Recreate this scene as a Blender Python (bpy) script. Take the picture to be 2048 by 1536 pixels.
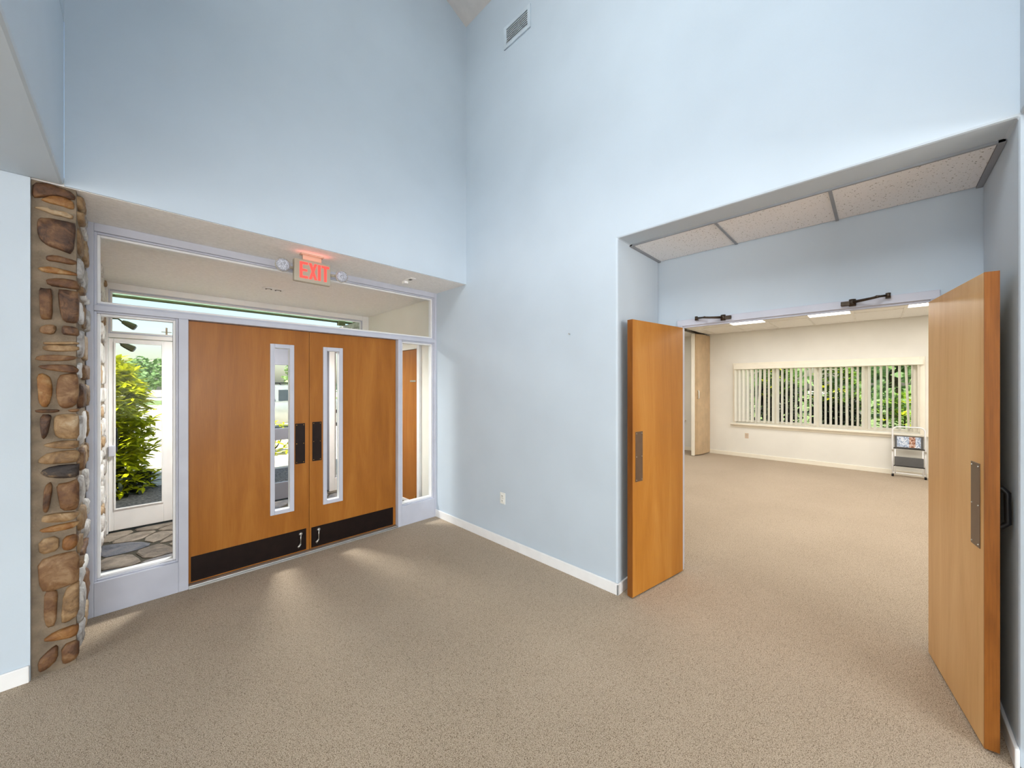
import bpy, bmesh, math, random
from mathutils import Vector, Matrix

# ------------------------------------------------------------------ clear, camera, world, sun, daylight, exposure
for _o in list(bpy.data.objects):
    bpy.data.objects.remove(_o, do_unlink=True)
SC = bpy.context.scene
COL = SC.collection
random.seed(7)

CAM_H = 1.60
cam_d = bpy.data.cameras.new('camera')
cam_d.sensor_width = 36.0
cam_d.lens = 743.0 / 2048.0 * 36.0
cam_d.shift_y = 3.0 / 2048.0
cam_d.clip_start = 0.05
cam_d.clip_end = 500
cam = bpy.data.objects.new('camera', cam_d)
COL.objects.link(cam)
cam.location = (0, 0, CAM_H)
cam.rotation_euler = (math.pi / 2, 0, -math.atan2(0.7124, 0.7019))
SC.camera = cam

world = bpy.data.worlds.new('world')
SC.world = world
world.use_nodes = True
wn = world.node_tree
bg = wn.nodes['Background']
sky = wn.nodes.new('ShaderNodeTexSky')
sky.sky_type = 'NISHITA'
sky.sun_disc = False
sky.sun_elevation = math.radians(46)
sky.sun_rotation = math.radians(200)
sky.air_density = 1.3
sky.dust_density = 2.5
sky.ozone_density = 1.0
wn.links.new(sky.outputs['Color'], bg.inputs['Color'])
bg.inputs['Strength'].default_value = 0.27

sun_d = bpy.data.lights.new('sun', 'SUN')
sun_d.energy = 12.5
sun_d.angle = math.radians(0.6)
sun_d.color = (1.0, 0.94, 0.84)
sun = bpy.data.objects.new('sun', sun_d)
COL.objects.link(sun)
sun.rotation_euler = Vector((0.50, 1.0, -1.60)).to_track_quat('-Z', 'Y').to_euler()


def area(name, loc, direction, sx, sy, watts, color=(1, 1, 1)):
    d = bpy.data.lights.new(name, 'AREA')
    d.shape = 'RECTANGLE'
    d.size = sx
    d.size_y = sy
    d.energy = watts
    d.color = color
    o = bpy.data.objects.new(name, d)
    COL.objects.link(o)
    o.location = loc
    o.rotation_euler = Vector(direction).to_track_quat('-Z', 'Y').to_euler()
    return o


# daylight standing in the clerestory of the tall entry and fill light in added lobby windows out of view
area('clerestory_daylight', (-1.30, 0.85, 5.25), (1, -0.22, -0.95), 1.9, 2.3, 190, (1.0, 0.985, 0.965))
area('lobby_fill', (-1.0, -5.9, 1.6), (0, 1, 0), 5.6, 1.7, 350, (1.0, 0.985, 0.965))
area('lobby_side_fill', (-5.9, 0.0, 1.6), (1, 0, 0.05), 4.6, 1.7, 140, (1.0, 0.985, 0.965))

SC.view_settings.view_transform = 'Standard'
SC.view_settings.look = 'None'
SC.view_settings.exposure = 0.0
SC.view_settings.gamma = 1.0
SC.view_settings.use_curve_mapping = False
SC.cycles.max_bounces = 6
SC.cycles.use_light_tree = False
SC.cycles.diffuse_bounces = 4
SC.cycles.glossy_bounces = 2
SC.cycles.transmission_bounces = 4
SC.cycles.transparent_max_bounces = 9
SC.cycles.caustics_reflective = False
SC.cycles.caustics_refractive = False


# ------------------------------------------------------------------ helpers: materials
def lin(c):
    r = []
    for v in c:
        v = v / 255.0
        r.append(v / 12.92 if v <= 0.04045 else ((v + 0.055) / 1.055) ** 2.4)
    return (r[0], r[1], r[2], 1.0)


def new_mat(name):
    m = bpy.data.materials.new(name)
    m.use_nodes = True
    nt = m.node_tree
    return m, nt, nt.nodes['Principled BSDF']


def N(nt, t, **kw):
    n = nt.nodes.new(t)
    for k, v in kw.items():
        if k in n.inputs:
            n.inputs[k].default_value = v
        else:
            setattr(n, k, v)
    return n


def ramp(nt, src, stops):
    r = nt.nodes.new('ShaderNodeValToRGB')
    e = r.color_ramp.elements
    e[0].position, e[0].color = stops[0][0], lin(stops[0][1])
    e[1].position, e[1].color = stops[-1][0], lin(stops[-1][1])
    for p, c in stops[1:-1]:
        x = e.new(p)
        x.color = lin(c)
    nt.links.new(src, r.inputs['Fac'])
    return r


def bump(nt, bsdf, src, strength, dist=0.01):
    b = nt.nodes.new('ShaderNodeBump')
    b.inputs['Strength'].default_value = strength
    b.inputs['Distance'].default_value = dist
    nt.links.new(src, b.inputs['Height'])
    nt.links.new(b.outputs['Normal'], bsdf.inputs['Normal'])


def plain(name, color, rough=0.5, metal=0.0, var=0.04, vscale=6.0, bscale=0.0, bstr=0.0, bdist=0.003, spec=0.4):
    """paint / plastic / metal with a faint colour variation and an optional fine relief"""
    m, nt, b = new_mat(name)
    tc = N(nt, 'ShaderNodeTexCoord')
    no = N(nt, 'ShaderNodeTexNoise', Scale=vscale, Detail=4.0)
    nt.links.new(tc.outputs['Object'], no.inputs['Vector'])
    c0 = tuple(max(0, v * (1 - var)) for v in color)
    c1 = tuple(min(255, v * (1 + var)) for v in color)
    r = ramp(nt, no.outputs['Fac'], [(0.3, c0), (0.7, c1)])
    nt.links.new(r.outputs['Color'], b.inputs['Base Color'])
    b.inputs['Roughness'].default_value = rough
    b.inputs['Metallic'].default_value = metal
    b.inputs['Specular IOR Level'].default_value = spec
    if bstr > 0:
        n2 = N(nt, 'ShaderNodeTexNoise', Scale=bscale, Detail=3.0)
        nt.links.new(tc.outputs['Object'], n2.inputs['Vector'])
        bump(nt, b, n2.outputs['Fac'], bstr, bdist)
    return m


def wood(name, dark, mid, light, rough=0.34):
    m, nt, b = new_mat(name)
    tc = N(nt, 'ShaderNodeTexCoord')
    mp = N(nt, 'ShaderNodeMapping')
    mp.inputs['Scale'].default_value = (5.0, 5.0, 0.55)
    nt.links.new(tc.outputs['Object'], mp.inputs['Vector'])
    n1 = N(nt, 'ShaderNodeTexNoise', Scale=1.6, Detail=6.0, Roughness=0.55, Distortion=0.8)
    nt.links.new(mp.outputs['Vector'], n1.inputs['Vector'])
    mp2 = N(nt, 'ShaderNodeMapping')
    mp2.inputs['Scale'].default_value = (90.0, 90.0, 3.0)
    nt.links.new(tc.outputs['Object'], mp2.inputs['Vector'])
    n2 = N(nt, 'ShaderNodeTexNoise', Scale=2.0, Detail=4.0)
    nt.links.new(mp2.outputs['Vector'], n2.inputs['Vector'])
    mx = N(nt, 'ShaderNodeMix', data_type='FLOAT')
    mx.inputs[0].default_value = 0.28
    nt.links.new(n1.outputs['Fac'], mx.inputs[2])
    nt.links.new(n2.outputs['Fac'], mx.inputs[3])
    r = ramp(nt, mx.outputs[0], [(0.30, dark), (0.5, mid), (0.70, light)])
    nt.links.new(r.outputs['Color'], b.inputs['Base Color'])
    b.inputs['Roughness'].default_value = rough
    b.inputs['Specular IOR Level'].default_value = 0.30
    bump(nt, b, n2.outputs['Fac'], 0.05, 0.001)
    return m


def carpet_mat(name, dark, mid, light):
    m, nt, b = new_mat(name)
    tc = N(nt, 'ShaderNodeTexCoord')
    v = N(nt, 'ShaderNodeTexVoronoi', Scale=290.0)
    nt.links.new(tc.outputs['Object'], v.inputs['Vector'])
    n = N(nt, 'ShaderNodeTexNoise', Scale=260.0, Detail=2.0, Roughness=0.6)
    nt.links.new(tc.outputs['Object'], n.inputs['Vector'])
    big = N(nt, 'ShaderNodeTexNoise', Scale=1.3, Detail=3.0)
    nt.links.new(tc.outputs['Object'], big.inputs['Vector'])
    a1 = N(nt, 'ShaderNodeMath', operation='MULTIPLY_ADD')
    nt.links.new(v.outputs['Distance'], a1.inputs[0])
    a1.inputs[1].default_value = -0.45
    nt.links.new(n.outputs['Fac'], a1.inputs[2])
    a2 = N(nt, 'ShaderNodeMath', operation='MULTIPLY_ADD')
    nt.links.new(big.outputs['Fac'], a2.inputs[0])
    a2.inputs[1].default_value = 0.10
    nt.links.new(a1.outputs[0], a2.inputs[2])
    r = ramp(nt, a2.outputs[0], [(0.10, dark), (0.32, mid), (0.55, light)])
    nt.links.new(r.outputs['Color'], b.inputs['Base Color'])
    b.inputs['Roughness'].default_value = 0.95
    b.inputs['Specular IOR Level'].default_value = 0.1
    b.inputs['Sheen Weight'].default_value = 0.15
    bump(nt, b, a1.outputs[0], 0.7, 0.006)
    return m


def stone_mat(name, cols, scale=14.0):
    """natural stone: each stone takes its own tone"""
    m, nt, b = new_mat(name)
    tc = N(nt, 'ShaderNodeTexCoord')
    oi = N(nt, 'ShaderNodeObjectInfo')
    n = N(nt, 'ShaderNodeTexNoise', Scale=scale, Detail=7.0, Roughness=0.65, Distortion=0.6)
    nt.links.new(tc.outputs['Object'], n.inputs['Vector'])
    a = N(nt, 'ShaderNodeMath', operation='MULTIPLY_ADD')
    nt.links.new(oi.outputs['Random'], a.inputs[0])
    a.inputs[1].default_value = 0.24
    nt.links.new(n.outputs['Fac'], a.inputs[2])
    r = ramp(nt, a.outputs[0], [(0.38 + 0.1 * 0, cols[0]), (0.55, cols[1]), (0.68, cols[2]), (0.84, cols[3])])
    nt.links.new(r.outputs['Color'], b.inputs['Base Color'])
    b.inputs['Roughness'].default_value = 0.62
    n2 = N(nt, 'ShaderNodeTexNoise', Scale=60.0, Detail=6.0)
    nt.links.new(tc.outputs['Object'], n2.inputs['Vector'])
    bump(nt, b, n2.outputs['Fac'], 0.55, 0.008)
    return m


def glass_mat(name, tint=(250, 252, 252), gloss=0.004):
    m, nt, b = new_mat(name)
    nt.nodes.remove(b)
    out = nt.nodes['Material Output']
    tr = N(nt, 'ShaderNodeBsdfTransparent')
    tr.inputs['Color'].default_value = lin(tint)
    gl = N(nt, 'ShaderNodeBsdfGlossy')
    gl.inputs['Roughness'].default_value = 0.02
    fr = N(nt, 'ShaderNodeFresnel', IOR=1.45)
    mu = N(nt, 'ShaderNodeMath', operation='MULTIPLY')
    nt.links.new(fr.outputs[0], mu.inputs[0])
    mu.inputs[1].default_value = gloss * 10
    mx = N(nt, 'ShaderNodeMixShader')
    nt.links.new(mu.outputs[0], mx.inputs[0])
    nt.links.new(tr.outputs[0], mx.inputs[1])
    nt.links.new(gl.outputs[0], mx.inputs[2])
    nt.links.new(mx.outputs[0], out.inputs['Surface'])
    return m


def emit_mat(name, color, strength):
    m, nt, b = new_mat(name)
    b.inputs['Base Color'].default_value = lin(color)
    b.inputs['Emission Color'].default_value = lin(color)
    b.inputs['Emission Strength'].default_value = strength
    b.inputs['Roughness'].default_value = 0.5
    return m


def speckle_mat(name, base, spot, scale=95.0, thr=0.36):
    """mineral-fibre ceiling tile: pale board with small dark pinholes and fissures"""
    m, nt, b = new_mat(name)
    tc = N(nt, 'ShaderNodeTexCoord')
    n = N(nt, 'ShaderNodeTexNoise', Scale=scale, Detail=2.0, Roughness=0.6)
    nt.links.new(tc.outputs['Object'], n.inputs['Vector'])
    r = ramp(nt, n.outputs['Fac'], [(thr - 0.05, spot), (thr, base), (1.0, base)])
    nt.links.new(r.outputs['Color'], b.inputs['Base Color'])
    b.inputs['Roughness'].default_value = 0.9
    b.inputs['Specular IOR Level'].default_value = 0.15
    bump(nt, b, n.outputs['Fac'], 0.4, 0.004)
    return m


def leaf_mat(name, c0, c1, trans=0.35):
    m, nt, b = new_mat(name)
    tc = N(nt, 'ShaderNodeTexCoord')
    n = N(nt, 'ShaderNodeTexNoise', Scale=5.0, Detail=4.0)
    nt.links.new(tc.outputs['Object'], n.inputs['Vector'])
    oi = N(nt, 'ShaderNodeObjectInfo')
    a = N(nt, 'ShaderNodeMath', operation='MULTIPLY_ADD')
    nt.links.new(oi.outputs['Random'], a.inputs[0])
    a.inputs[1].default_value = 0.25
    nt.links.new(n.outputs['Fac'], a.inputs[2])
    r = ramp(nt, a.outputs[0], [(0.35, c0), (0.85, c1)])
    nt.links.new(r.outputs['Color'], b.inputs['Base Color'])
    b.inputs['Roughness'].default_value = 0.45
    out = nt.nodes['Material Output']
    tl = N(nt, 'ShaderNodeBsdfTranslucent')
    nt.links.new(r.outputs['Color'], tl.inputs['Color'])
    mx = N(nt, 'ShaderNodeMixShader')
    mx.inputs[0].default_value = trans
    nt.links.new(b.outputs[0], mx.inputs[1])
    nt.links.new(tl.outputs[0], mx.inputs[2])
    nt.links.new(mx.outputs[0], out.inputs['Surface'])
    return m


M = {}
M['blue'] = plain('blue_wall_paint', (195, 207, 218), 0.75, var=0.012, vscale=2.0, bscale=160, bstr=0.10, bdist=0.002, spec=0.25)
M['cream'] = plain('cream_wall_paint', (238, 236, 228), 0.7, var=0.015, vscale=2.0, bscale=160, bstr=0.08, bdist=0.002, spec=0.25)
M['vestcream'] = plain('vestibule_wall_paint', (240, 238, 228), 0.7, var=0.02, vscale=2.0, bscale=120, bstr=0.12, bdist=0.002)
M['stucco'] = plain('stucco_soffit', (248, 247, 245), 0.9, var=0.025, vscale=45, bscale=110, bstr=0.6, bdist=0.006, spec=0.15)
M['white'] = plain('white_trim_paint', (240, 240, 240), 0.4, var=0.015, vscale=8)
M['frame'] = plain('grey_frame_paint', (196, 199, 212), 0.38, var=0.02, vscale=5)
M['backlitframe'] = plain('backlit_door_paint', (128, 130, 140), 0.4, 0.1, var=0.02, vscale=5)  # grey darkened because these leaves stand against the light
M['carpet'] = carpet_mat('beige_loop_carpet', (116, 97, 76), (186, 167, 143), (218, 201, 180))
M['maple'] = wood('maple_veneer', (144, 87, 28), (161, 100, 36), (175, 115, 48))
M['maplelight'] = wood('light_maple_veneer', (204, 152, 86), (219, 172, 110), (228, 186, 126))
M['mapletoned'] = wood('maple_toned_for_light', (160, 101, 30), (176, 115, 40), (188, 130, 56))  # light maple darkened to offset the strong light on this leaf
M['mapleedge'] = wood('maple_edge', (104, 58, 18), (132, 78, 28), (150, 94, 40))
M['bronze'] = plain('dark_bronze_plate', (34, 24, 22), 0.38, 0.55, var=0.1, vscale=14)
M['brownplate'] = plain('brown_push_plate', (112, 92, 76), 0.35, 0.6, var=0.06, vscale=10)
M['steel'] = plain('brushed_steel', (196, 192, 184), 0.32, 0.9, var=0.05, vscale=30)
M['brass'] = plain('brass', (205, 160, 70), 0.3, 0.9, var=0.05)
M['blackmetal'] = plain('black_metal', (26, 26, 28), 0.4, 0.4, var=0.1)
M['closer'] = plain('bronze_closer', (70, 60, 50), 0.42, 0.6, var=0.15, vscale=30)
M['alum'] = plain('aluminium', (205, 205, 203), 0.35, 0.8, var=0.03)
M['mortar'] = plain('pier_mortar', (128, 114, 97), 0.95, var=0.12, vscale=14, bscale=90, bstr=0.7, bdist=0.006)
M['st_b'] = stone_mat('brown_fieldstone', [(52, 33, 19), (94, 61, 36), (117, 83, 50), (147, 117, 85)])
M['st_o'] = stone_mat('ochre_fieldstone', [(73, 43, 16), (119, 76, 34), (141, 97, 50), (164, 132, 90)])
M['st_t'] = stone_mat('tan_fieldstone', [(87, 64, 41), (132, 102, 68), (156, 127, 91), (179, 159, 131)])
M['st_k'] = stone_mat('dark_fieldstone', [(30, 21, 18), (65, 43, 31), (100, 69, 44), (134, 102, 70)])
M['st_x'] = stone_mat('black_fieldstone', [(24, 20, 20), (44, 36, 34), (60, 50, 44), (150, 124, 94)])
M['st_w'] = stone_mat('lit_fieldstone', [(118, 112, 106), (176, 172, 168), (208, 206, 203), (228, 227, 225)])  # stone tones raised to stand for daylight on these faces
M['fl_a'] = stone_mat('grey_flagstone', [(60, 64, 72), (92, 94, 102), (112, 110, 112), (136, 130, 126)], 7)
M['fl_b'] = stone_mat('buff_flagstone', [(70, 64, 58), (108, 98, 88), (130, 120, 108), (150, 138, 126)], 7)
M['joint'] = plain('flagstone_joint', (62, 59, 50), 0.95, var=0.15, vscale=20, bscale=80, bstr=0.6)
M['tile'] = speckle_mat('fissured_ceiling_tile', (243, 243, 244), (142, 136, 128))
M['tilewhite'] = speckle_mat('white_ceiling_tile', (247, 246, 243), (214, 211, 204), 70, 0.36)
M['gridgrey'] = plain('grey_ceiling_grid', (150, 154, 160), 0.5)
M['gridwhite'] = plain('white_ceiling_grid', (240, 238, 232), 0.5)
M['glass'] = glass_mat('clear_glass')
M['panel'] = emit_mat('lit_diffuser', (255, 253, 250), 10.5)
M['panelfill'] = emit_mat('lobby_fill_diffuser', (255, 250, 240), 8.0)
M['slat'] = plain('vinyl_slat', (244, 240, 228), 0.55, var=0.01)
M['ivory'] = plain('ivory_paint', (246, 240, 224), 0.5, var=0.012)
M['tan'] = plain('tan_vinyl', (198, 172, 138), 0.55, var=0.05, vscale=5)
M['outlet'] = plain('white_plastic', (232, 232, 226), 0.4, var=0.01)
M['outletbeige'] = plain('beige_plastic', (214, 194, 172), 0.45, var=0.02)
M['slot'] = plain('dark_slot', (70, 66, 62), 0.6)
M['ventshade'] = plain('vent_shade', (30, 34, 40), 0.7)
M['signgrey'] = plain('taupe_sign_housing', (176, 168, 150), 0.5, var=0.02)
M['red'] = emit_mat('red_sign_letter', (255, 70, 62), 1.1)
M['lens'] = plain('clear_lamp_lens', (172, 174, 184), 0.15, var=0.25, vscale=120, bscale=160, bstr=0.8, bdist=0.004)
M['rubber'] = plain('black_rubber', (28, 28, 30), 0.7)
M['treadgrey'] = plain('grey_step_tread', (92, 92, 92), 0.8, var=0.06, bscale=200, bstr=0.4)
M['brick'] = stone_mat('pale_painted_brick', [(168, 156, 140), (206, 198, 186), (224, 218, 208), (234, 230, 222)], 9)
M['asphalt'] = plain('pale_parking_lot', (208, 198, 180), 0.95, var=0.08, vscale=1.2, bscale=30, bstr=0.5, bdist=0.02)
M['gravel'] = plain('grey_gravel', (120, 112, 106), 0.95, var=0.35, vscale=30, bscale=40, bstr=0.9, bdist=0.03)
M['lawn'] = plain('lawn', (112, 130, 80), 0.95, var=0.2, vscale=2.5, bscale=60, bstr=0.8, bdist=0.03)
M['leafy'] = leaf_mat('yellow_green_leaf', (166, 176, 12), (228, 226, 26))
M['leafshade'] = leaf_mat('shaded_leaf', (30, 36, 22), (54, 60, 36), 0.1)  # leaf colour darkened for the shade inside the shrubs
M['leafg'] = leaf_mat('mid_green_leaf', (62, 98, 28), (140, 172, 56))
M['tree1'] = leaf_mat('pale_tree_leaf', (92, 128, 84), (150, 178, 112))
M['tree2'] = leaf_mat('blue_green_needles', (62, 104, 84), (112, 152, 116))
M['bark'] = plain('bark', (84, 70, 56), 0.9, var=0.25, vscale=12, bscale=40, bstr=0.8, bdist=0.02)
M['darkbark'] = plain('dark_stems', (52, 46, 38), 0.9, var=0.3, vscale=14)
M['porch'] = leaf_mat('translucent_canopy_panel', (206, 224, 206), (222, 236, 224), 0.75)
M['olive'] = plain('olive_metal', (118, 116, 84), 0.5, 0.2)
M['carpaint'] = plain('silver_car_paint', (176, 178, 172), 0.25, 0.5, var=0.02)
M['carglass'] = plain('dark_car_glass', (60, 66, 68), 0.08, 0.0, var=0.05)
M['roofing'] = plain('roofing', (110, 106, 100), 0.9, var=0.1)


def label_print(name):
    """printed card on the step stool: pale blue and white with a brown picture block"""
    m, nt, b = new_mat(name)
    tc = N(nt, 'ShaderNodeTexCoord')
    n = N(nt, 'ShaderNodeTexNoise', Scale=28.0, Detail=5.0, Distortion=1.5)
    nt.links.new(tc.outputs['Object'], n.inputs['Vector'])
    sp = N(nt, 'ShaderNodeSeparateXYZ')
    nt.links.new(tc.outputs['Generated'], sp.inputs[0])
    blue = ramp(nt, n.outputs['Fac'], [(0.40, (120, 140, 172)), (0.52, (196, 210, 230)), (0.66, (242, 244, 248))])
    brown = ramp(nt, n.outputs['Fac'], [(0.36, (112, 66, 44)), (0.5, (176, 120, 92)), (0.64, (232, 220, 210))])
    lt = N(nt, 'ShaderNodeMath', operation='LESS_THAN')
    nt.links.new(sp.outputs['Y'], lt.inputs[0])
    lt.inputs[1].default_value = 0.48
    gt = N(nt, 'ShaderNodeMath', operation='GREATER_THAN')
    nt.links.new(sp.outputs['Y'], gt.inputs[0])
    gt.inputs[1].default_value = 0.22
    mu = N(nt, 'ShaderNodeMath', operation='MULTIPLY')
    nt.links.new(lt.outputs[0], mu.inputs[0])
    nt.links.new(gt.outputs[0], mu.inputs[1])
    mx = N(nt, 'ShaderNodeMix', data_type='RGBA')
    nt.links.new(mu.outputs[0], mx.inputs[0])
    nt.links.new(blue.outputs[0], mx.inputs[6])
    nt.links.new(brown.outputs[0], mx.inputs[7])
    nt.links.new(mx.outputs[2], b.inputs['Base Color'])
    b.inputs['Roughness'].default_value = 0.5
    return m


M['print'] = label_print('printed_card')


# ------------------------------------------------------------------ helpers: meshes and objects
ORIGIN = {}


def tag(o, label=None, cat=None, group=None, kind=None):
    if label:
        o['label'] = label
    if cat:
        o['category'] = cat
    if group:
        o['group'] = group
    if kind:
        o['kind'] = kind
    return o


def thing(name, loc, label, cat, group=None, kind=None, rz=0.0, local=False):
    o = bpy.data.objects.new(name, None)
    o.empty_display_size = 0.1
    COL.objects.link(o)
    o.location = loc
    o.rotation_euler = (0, 0, rz)
    ORIGIN[o.name] = Vector((0, 0, 0)) if local else Vector(loc)
    return tag(o, label, cat, group, kind)


class MB:
    def __init__(self):
        self.v = []
        self.f = []

    def box(self, x0, x1, y0, y1, z0, z1):
        x0, x1 = min(x0, x1), max(x0, x1)
        y0, y1 = min(y0, y1), max(y0, y1)
        z0, z1 = min(z0, z1), max(z0, z1)
        b = len(self.v)
        self.v += [(x0, y0, z0), (x1, y0, z0), (x1, y1, z0), (x0, y1, z0), (x0, y0, z1), (x1, y0, z1), (x1, y1, z1), (x0, y1, z1)]
        self.f += [tuple(b + i for i in q) for q in ((3, 2, 1, 0), (4, 5, 6, 7), (0, 1, 5, 4), (1, 2, 6, 5), (2, 3, 7, 6), (3, 0, 4, 7))]
        return self

    def prism(self, poly, axis, a0, a1):
        """poly: 2-D outline; axis x -> (y,z), y -> (x,z), z -> (x,y)"""
        def p3(q, a):
            return (a, q[0], q[1]) if axis == 'x' else ((q[0], a, q[1]) if axis == 'y' else (q[0], q[1], a))
        ar = sum(poly[i][0] * poly[(i + 1) % len(poly)][1] - poly[(i + 1) % len(poly)][0] * poly[i][1] for i in range(len(poly)))
        pl = list(poly) if (ar > 0) != (axis == 'y') else list(poly)[::-1]
        n = len(pl)
        b = len(self.v)
        lo, hi = min(a0, a1), max(a0, a1)
        self.v += [p3(q, lo) for q in pl] + [p3(q, hi) for q in pl]
        self.f.append(tuple(b + i for i in range(n))[::-1])
        self.f.append(tuple(b + n + i for i in range(n)))
        for i in range(n):
            j = (i + 1) % n
            self.f.append((b + i, b + j, b + n + j, b + n + i))
        return self

    def ring(self, x0, x1, z0, z1, w, y0, y1):
        """rectangular frame in the XZ plane"""
        self.box(x0, x0 + w, y0, y1, z0, z1)
        self.box(x1 - w, x1, y0, y1, z0, z1)
        self.box(x0 + w, x1 - w, y0, y1, z0, z0 + w)
        self.box(x0 + w, x1 - w, y0, y1, z1 - w, z1)
        return self

    def ringx(self, y0, y1, z0, z1, w, x0, x1):
        self.box(x0, x1, y0, y0 + w, z0, z1)
        self.box(x0, x1, y1 - w, y1, z0, z1)
        self.box(x0, x1, y0 + w, y1 - w, z0, z0 + w)
        self.box(x0, x1, y0 + w, y1 - w, z1 - w, z1)
        return self

    def tube(self, path, r, n=8, cap=True):
        path = [Vector(p) for p in path]
        rs = r if isinstance(r, (list, tuple)) else [r] * len(path)
        b = len(self.v)
        up = None
        for i, p in enumerate(path):
            if i == 0:
                t = path[1] - p
            elif i == len(path) - 1:
                t = p - path[i - 1]
            else:
                t = (path[i + 1] - p).normalized() + (p - path[i - 1]).normalized()
            t.normalize()
            if up is None:
                up = Vector((0, 0, 1)) if abs(t.z) < 0.9 else Vector((1, 0, 0))
            s = t.cross(up).normalized()
            up = s.cross(t).normalized()
            for k in range(n):
                a = 2 * math.pi * k / n
                q = p + (s * math.cos(a) + up * math.sin(a)) * rs[i]
                self.v.append(tuple(q))
        for i in range(len(path) - 1):
            for k in range(n):
                k2 = (k + 1) % n
                self.f.append((b + i * n + k, b + i * n + k2, b + (i + 1) * n + k2, b + (i + 1) * n + k))
        if cap:
            self.f.append(tuple(b + k for k in range(n))[::-1])
            e = b + (len(path) - 1) * n
            self.f.append(tuple(e + k for k in range(n)))
        return self

    def raw(self, v, f):
        b = len(self.v)
        self.v += [tuple(q) for q in v]
        self.f += [tuple(b + i for i in q) for q in f]
        return self

    def mesh(self, name, mat, off=Vector((0, 0, 0)), smooth=False):
        me = bpy.data.meshes.new(name)
        me.from_pydata([(x - off[0], y - off[1], z - off[2]) for x, y, z in self.v], [], self.f)
        bm = bmesh.new()
        bm.from_mesh(me)
        bmesh.ops.recalc_face_normals(bm, faces=bm.faces)
        bm.to_mesh(me)
        bm.free()
        if mat:
            me.materials.append(mat)
        if smooth:
            for p in me.polygons:
                p.use_smooth = True
        return me

    def build(self, name, mat, parent=None, bevel=0.0, smooth=False, segs=2):
        off = ORIGIN.get(parent.name, Vector((0, 0, 0))) if parent else Vector((0, 0, 0))
        o = bpy.data.objects.new(name, self.mesh(name, mat, off, smooth))
        COL.objects.link(o)
        if parent:
            o.parent = parent
        ORIGIN[o.name] = off
        if bevel > 0:
            b = o.modifiers.new('bevel', 'BEVEL')
            b.width = bevel
            b.segments = segs
            b.limit_method = 'ANGLE'
        return o


def B(*a):
    return MB().box(*a)


def struct(name, mb, mat, label, cat, bevel=0.0):
    return tag(mb.build(name, mat, None, bevel), label, cat, None, 'structure')


def place(name, me, parent, loc, rot=(0, 0, 0), scale=None):
    """one more object on shared mesh data; loc in world (or in the parent's own) coordinates"""
    o = bpy.data.objects.new(name, me)
    COL.objects.link(o)
    if parent:
        o.parent = parent
        loc = Vector(loc) - ORIGIN.get(parent.name, Vector((0, 0, 0)))
    o.location = loc
    o.rotation_euler = rot
    if scale:
        o.scale = scale
    ORIGIN[o.name] = Vector((0, 0, 0))
    return o


# ================================================================== THE SETTING
XR, YH, YF, ZS = 2.59, 3.27, 3.85, 2.725      # alcove-side wall, header wall, entry frame, soffit height
XB, XFAR, ZFAR = 3.335, 9.60, 2.81            # back of the alcove, far wall and ceiling of the meeting room
ZV = -0.02                                    # vestibule paving

# carpet: lobby, alcove and meeting room share it
fl = MB()
fl.prism([(-6, -6), (9.75, -6), (9.75, 7.0), (3.4, 7.0), (3.4, 3.9), (-6, 3.9)], 'z', -0.12, 0.0)
struct('floor', fl, M['carpet'], 'beige loop-pile carpet running from the lobby into the meeting room', 'carpet')

# tall entry: header wall over the glazed front, left bulkhead, walls of the low lobby around it
struct('wall_header', B(-0.28, XR, YH, 4.02, ZS + 0.002, 7.4), M['blue'], 'tall pale blue wall above the glazed entry doors', 'wall')
wr = MB().prism([(-6, 0), (-0.42, 0), (-0.42, ZS), (1.42, ZS), (1.42, 0), (3.97, 0), (3.97, 7.4), (-6, 7.4)], 'x', XR, XB)
struct('wall_right', wr, M['blue'], 'tall bright pale blue wall holding the recessed doorway', 'wall', 0.012)
wl = struct('wall_left', MB().prism([(-2.0, ZS), (-0.28, ZS), (-0.28, 3.65), (-0.45, 3.65), (-0.45, 3.1), (-2.0, 3.1)], 'y', -0.42, YH), M['blue'], 'pale blue bulkhead above the low soffit by the stone pier', 'wall', 0.014)
up = MB()
up.box(-0.45, -0.28, 1.72, YH, 3.65, 7.4).box(-0.45, -0.28, -0.42, -0.22, 3.65, 7.4).box(-0.45, -0.28, -0.22, 1.72, 5.95, 7.4)
up.build('upper_wall', M['blue'], wl)
struct('wall_bulkhead_rear', B(-0.45, XR, -0.57, -0.42, ZS, 7.4), M['blue'], 'pale blue bulkhead behind the camera side of the tall entry', 'wall', 0.012)
cw = thing('window_5', (-0.36, 0.75, 3.65), 'high clerestory window in the bulkhead over the low soffit', 'window', kind='structure')
MB().ringx(-0.22, 1.72, 3.65, 5.95, 0.06, -0.41, -0.32).box(-0.40, -0.33, 0.72, 0.78, 3.71, 5.89).build('frame', M['white'], cw)
B(-0.37, -0.364, -0.16, 0.72, 3.71, 5.89).build('pane', M['glass'], cw)
B(-0.37, -0.364, 0.78, 1.66, 3.71, 5.89).build('pane', M['glass'], cw)
tc_ = MB().prism([(-0.6, 5.59 + 0.42 * (XR + 0.6)), (XB, 5.59 - 0.42 * (XB - XR)), (XB, 5.9 - 0.42 * (XB - XR)), (-0.6, 5.9 + 0.42 * (XR + 0.6))], 'y', -0.7, 4.05)
struct('ceiling', tc_, plain('tower_ceiling_paint', (222, 216, 212), 0.9, var=0.02, vscale=8, bscale=90, bstr=0.4), 'sloping off-white ceiling over the tall entry', 'ceiling')
lc = MB().box(-6, -2.0, -6, YH + 0.15, ZS + 0.002, 3.1).box(-2.0, -0.45, -6, -0.42, ZS + 0.002, 3.1).box(-0.45, XR + 0.2, -6, -0.57, ZS + 0.002, 3.1)
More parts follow.
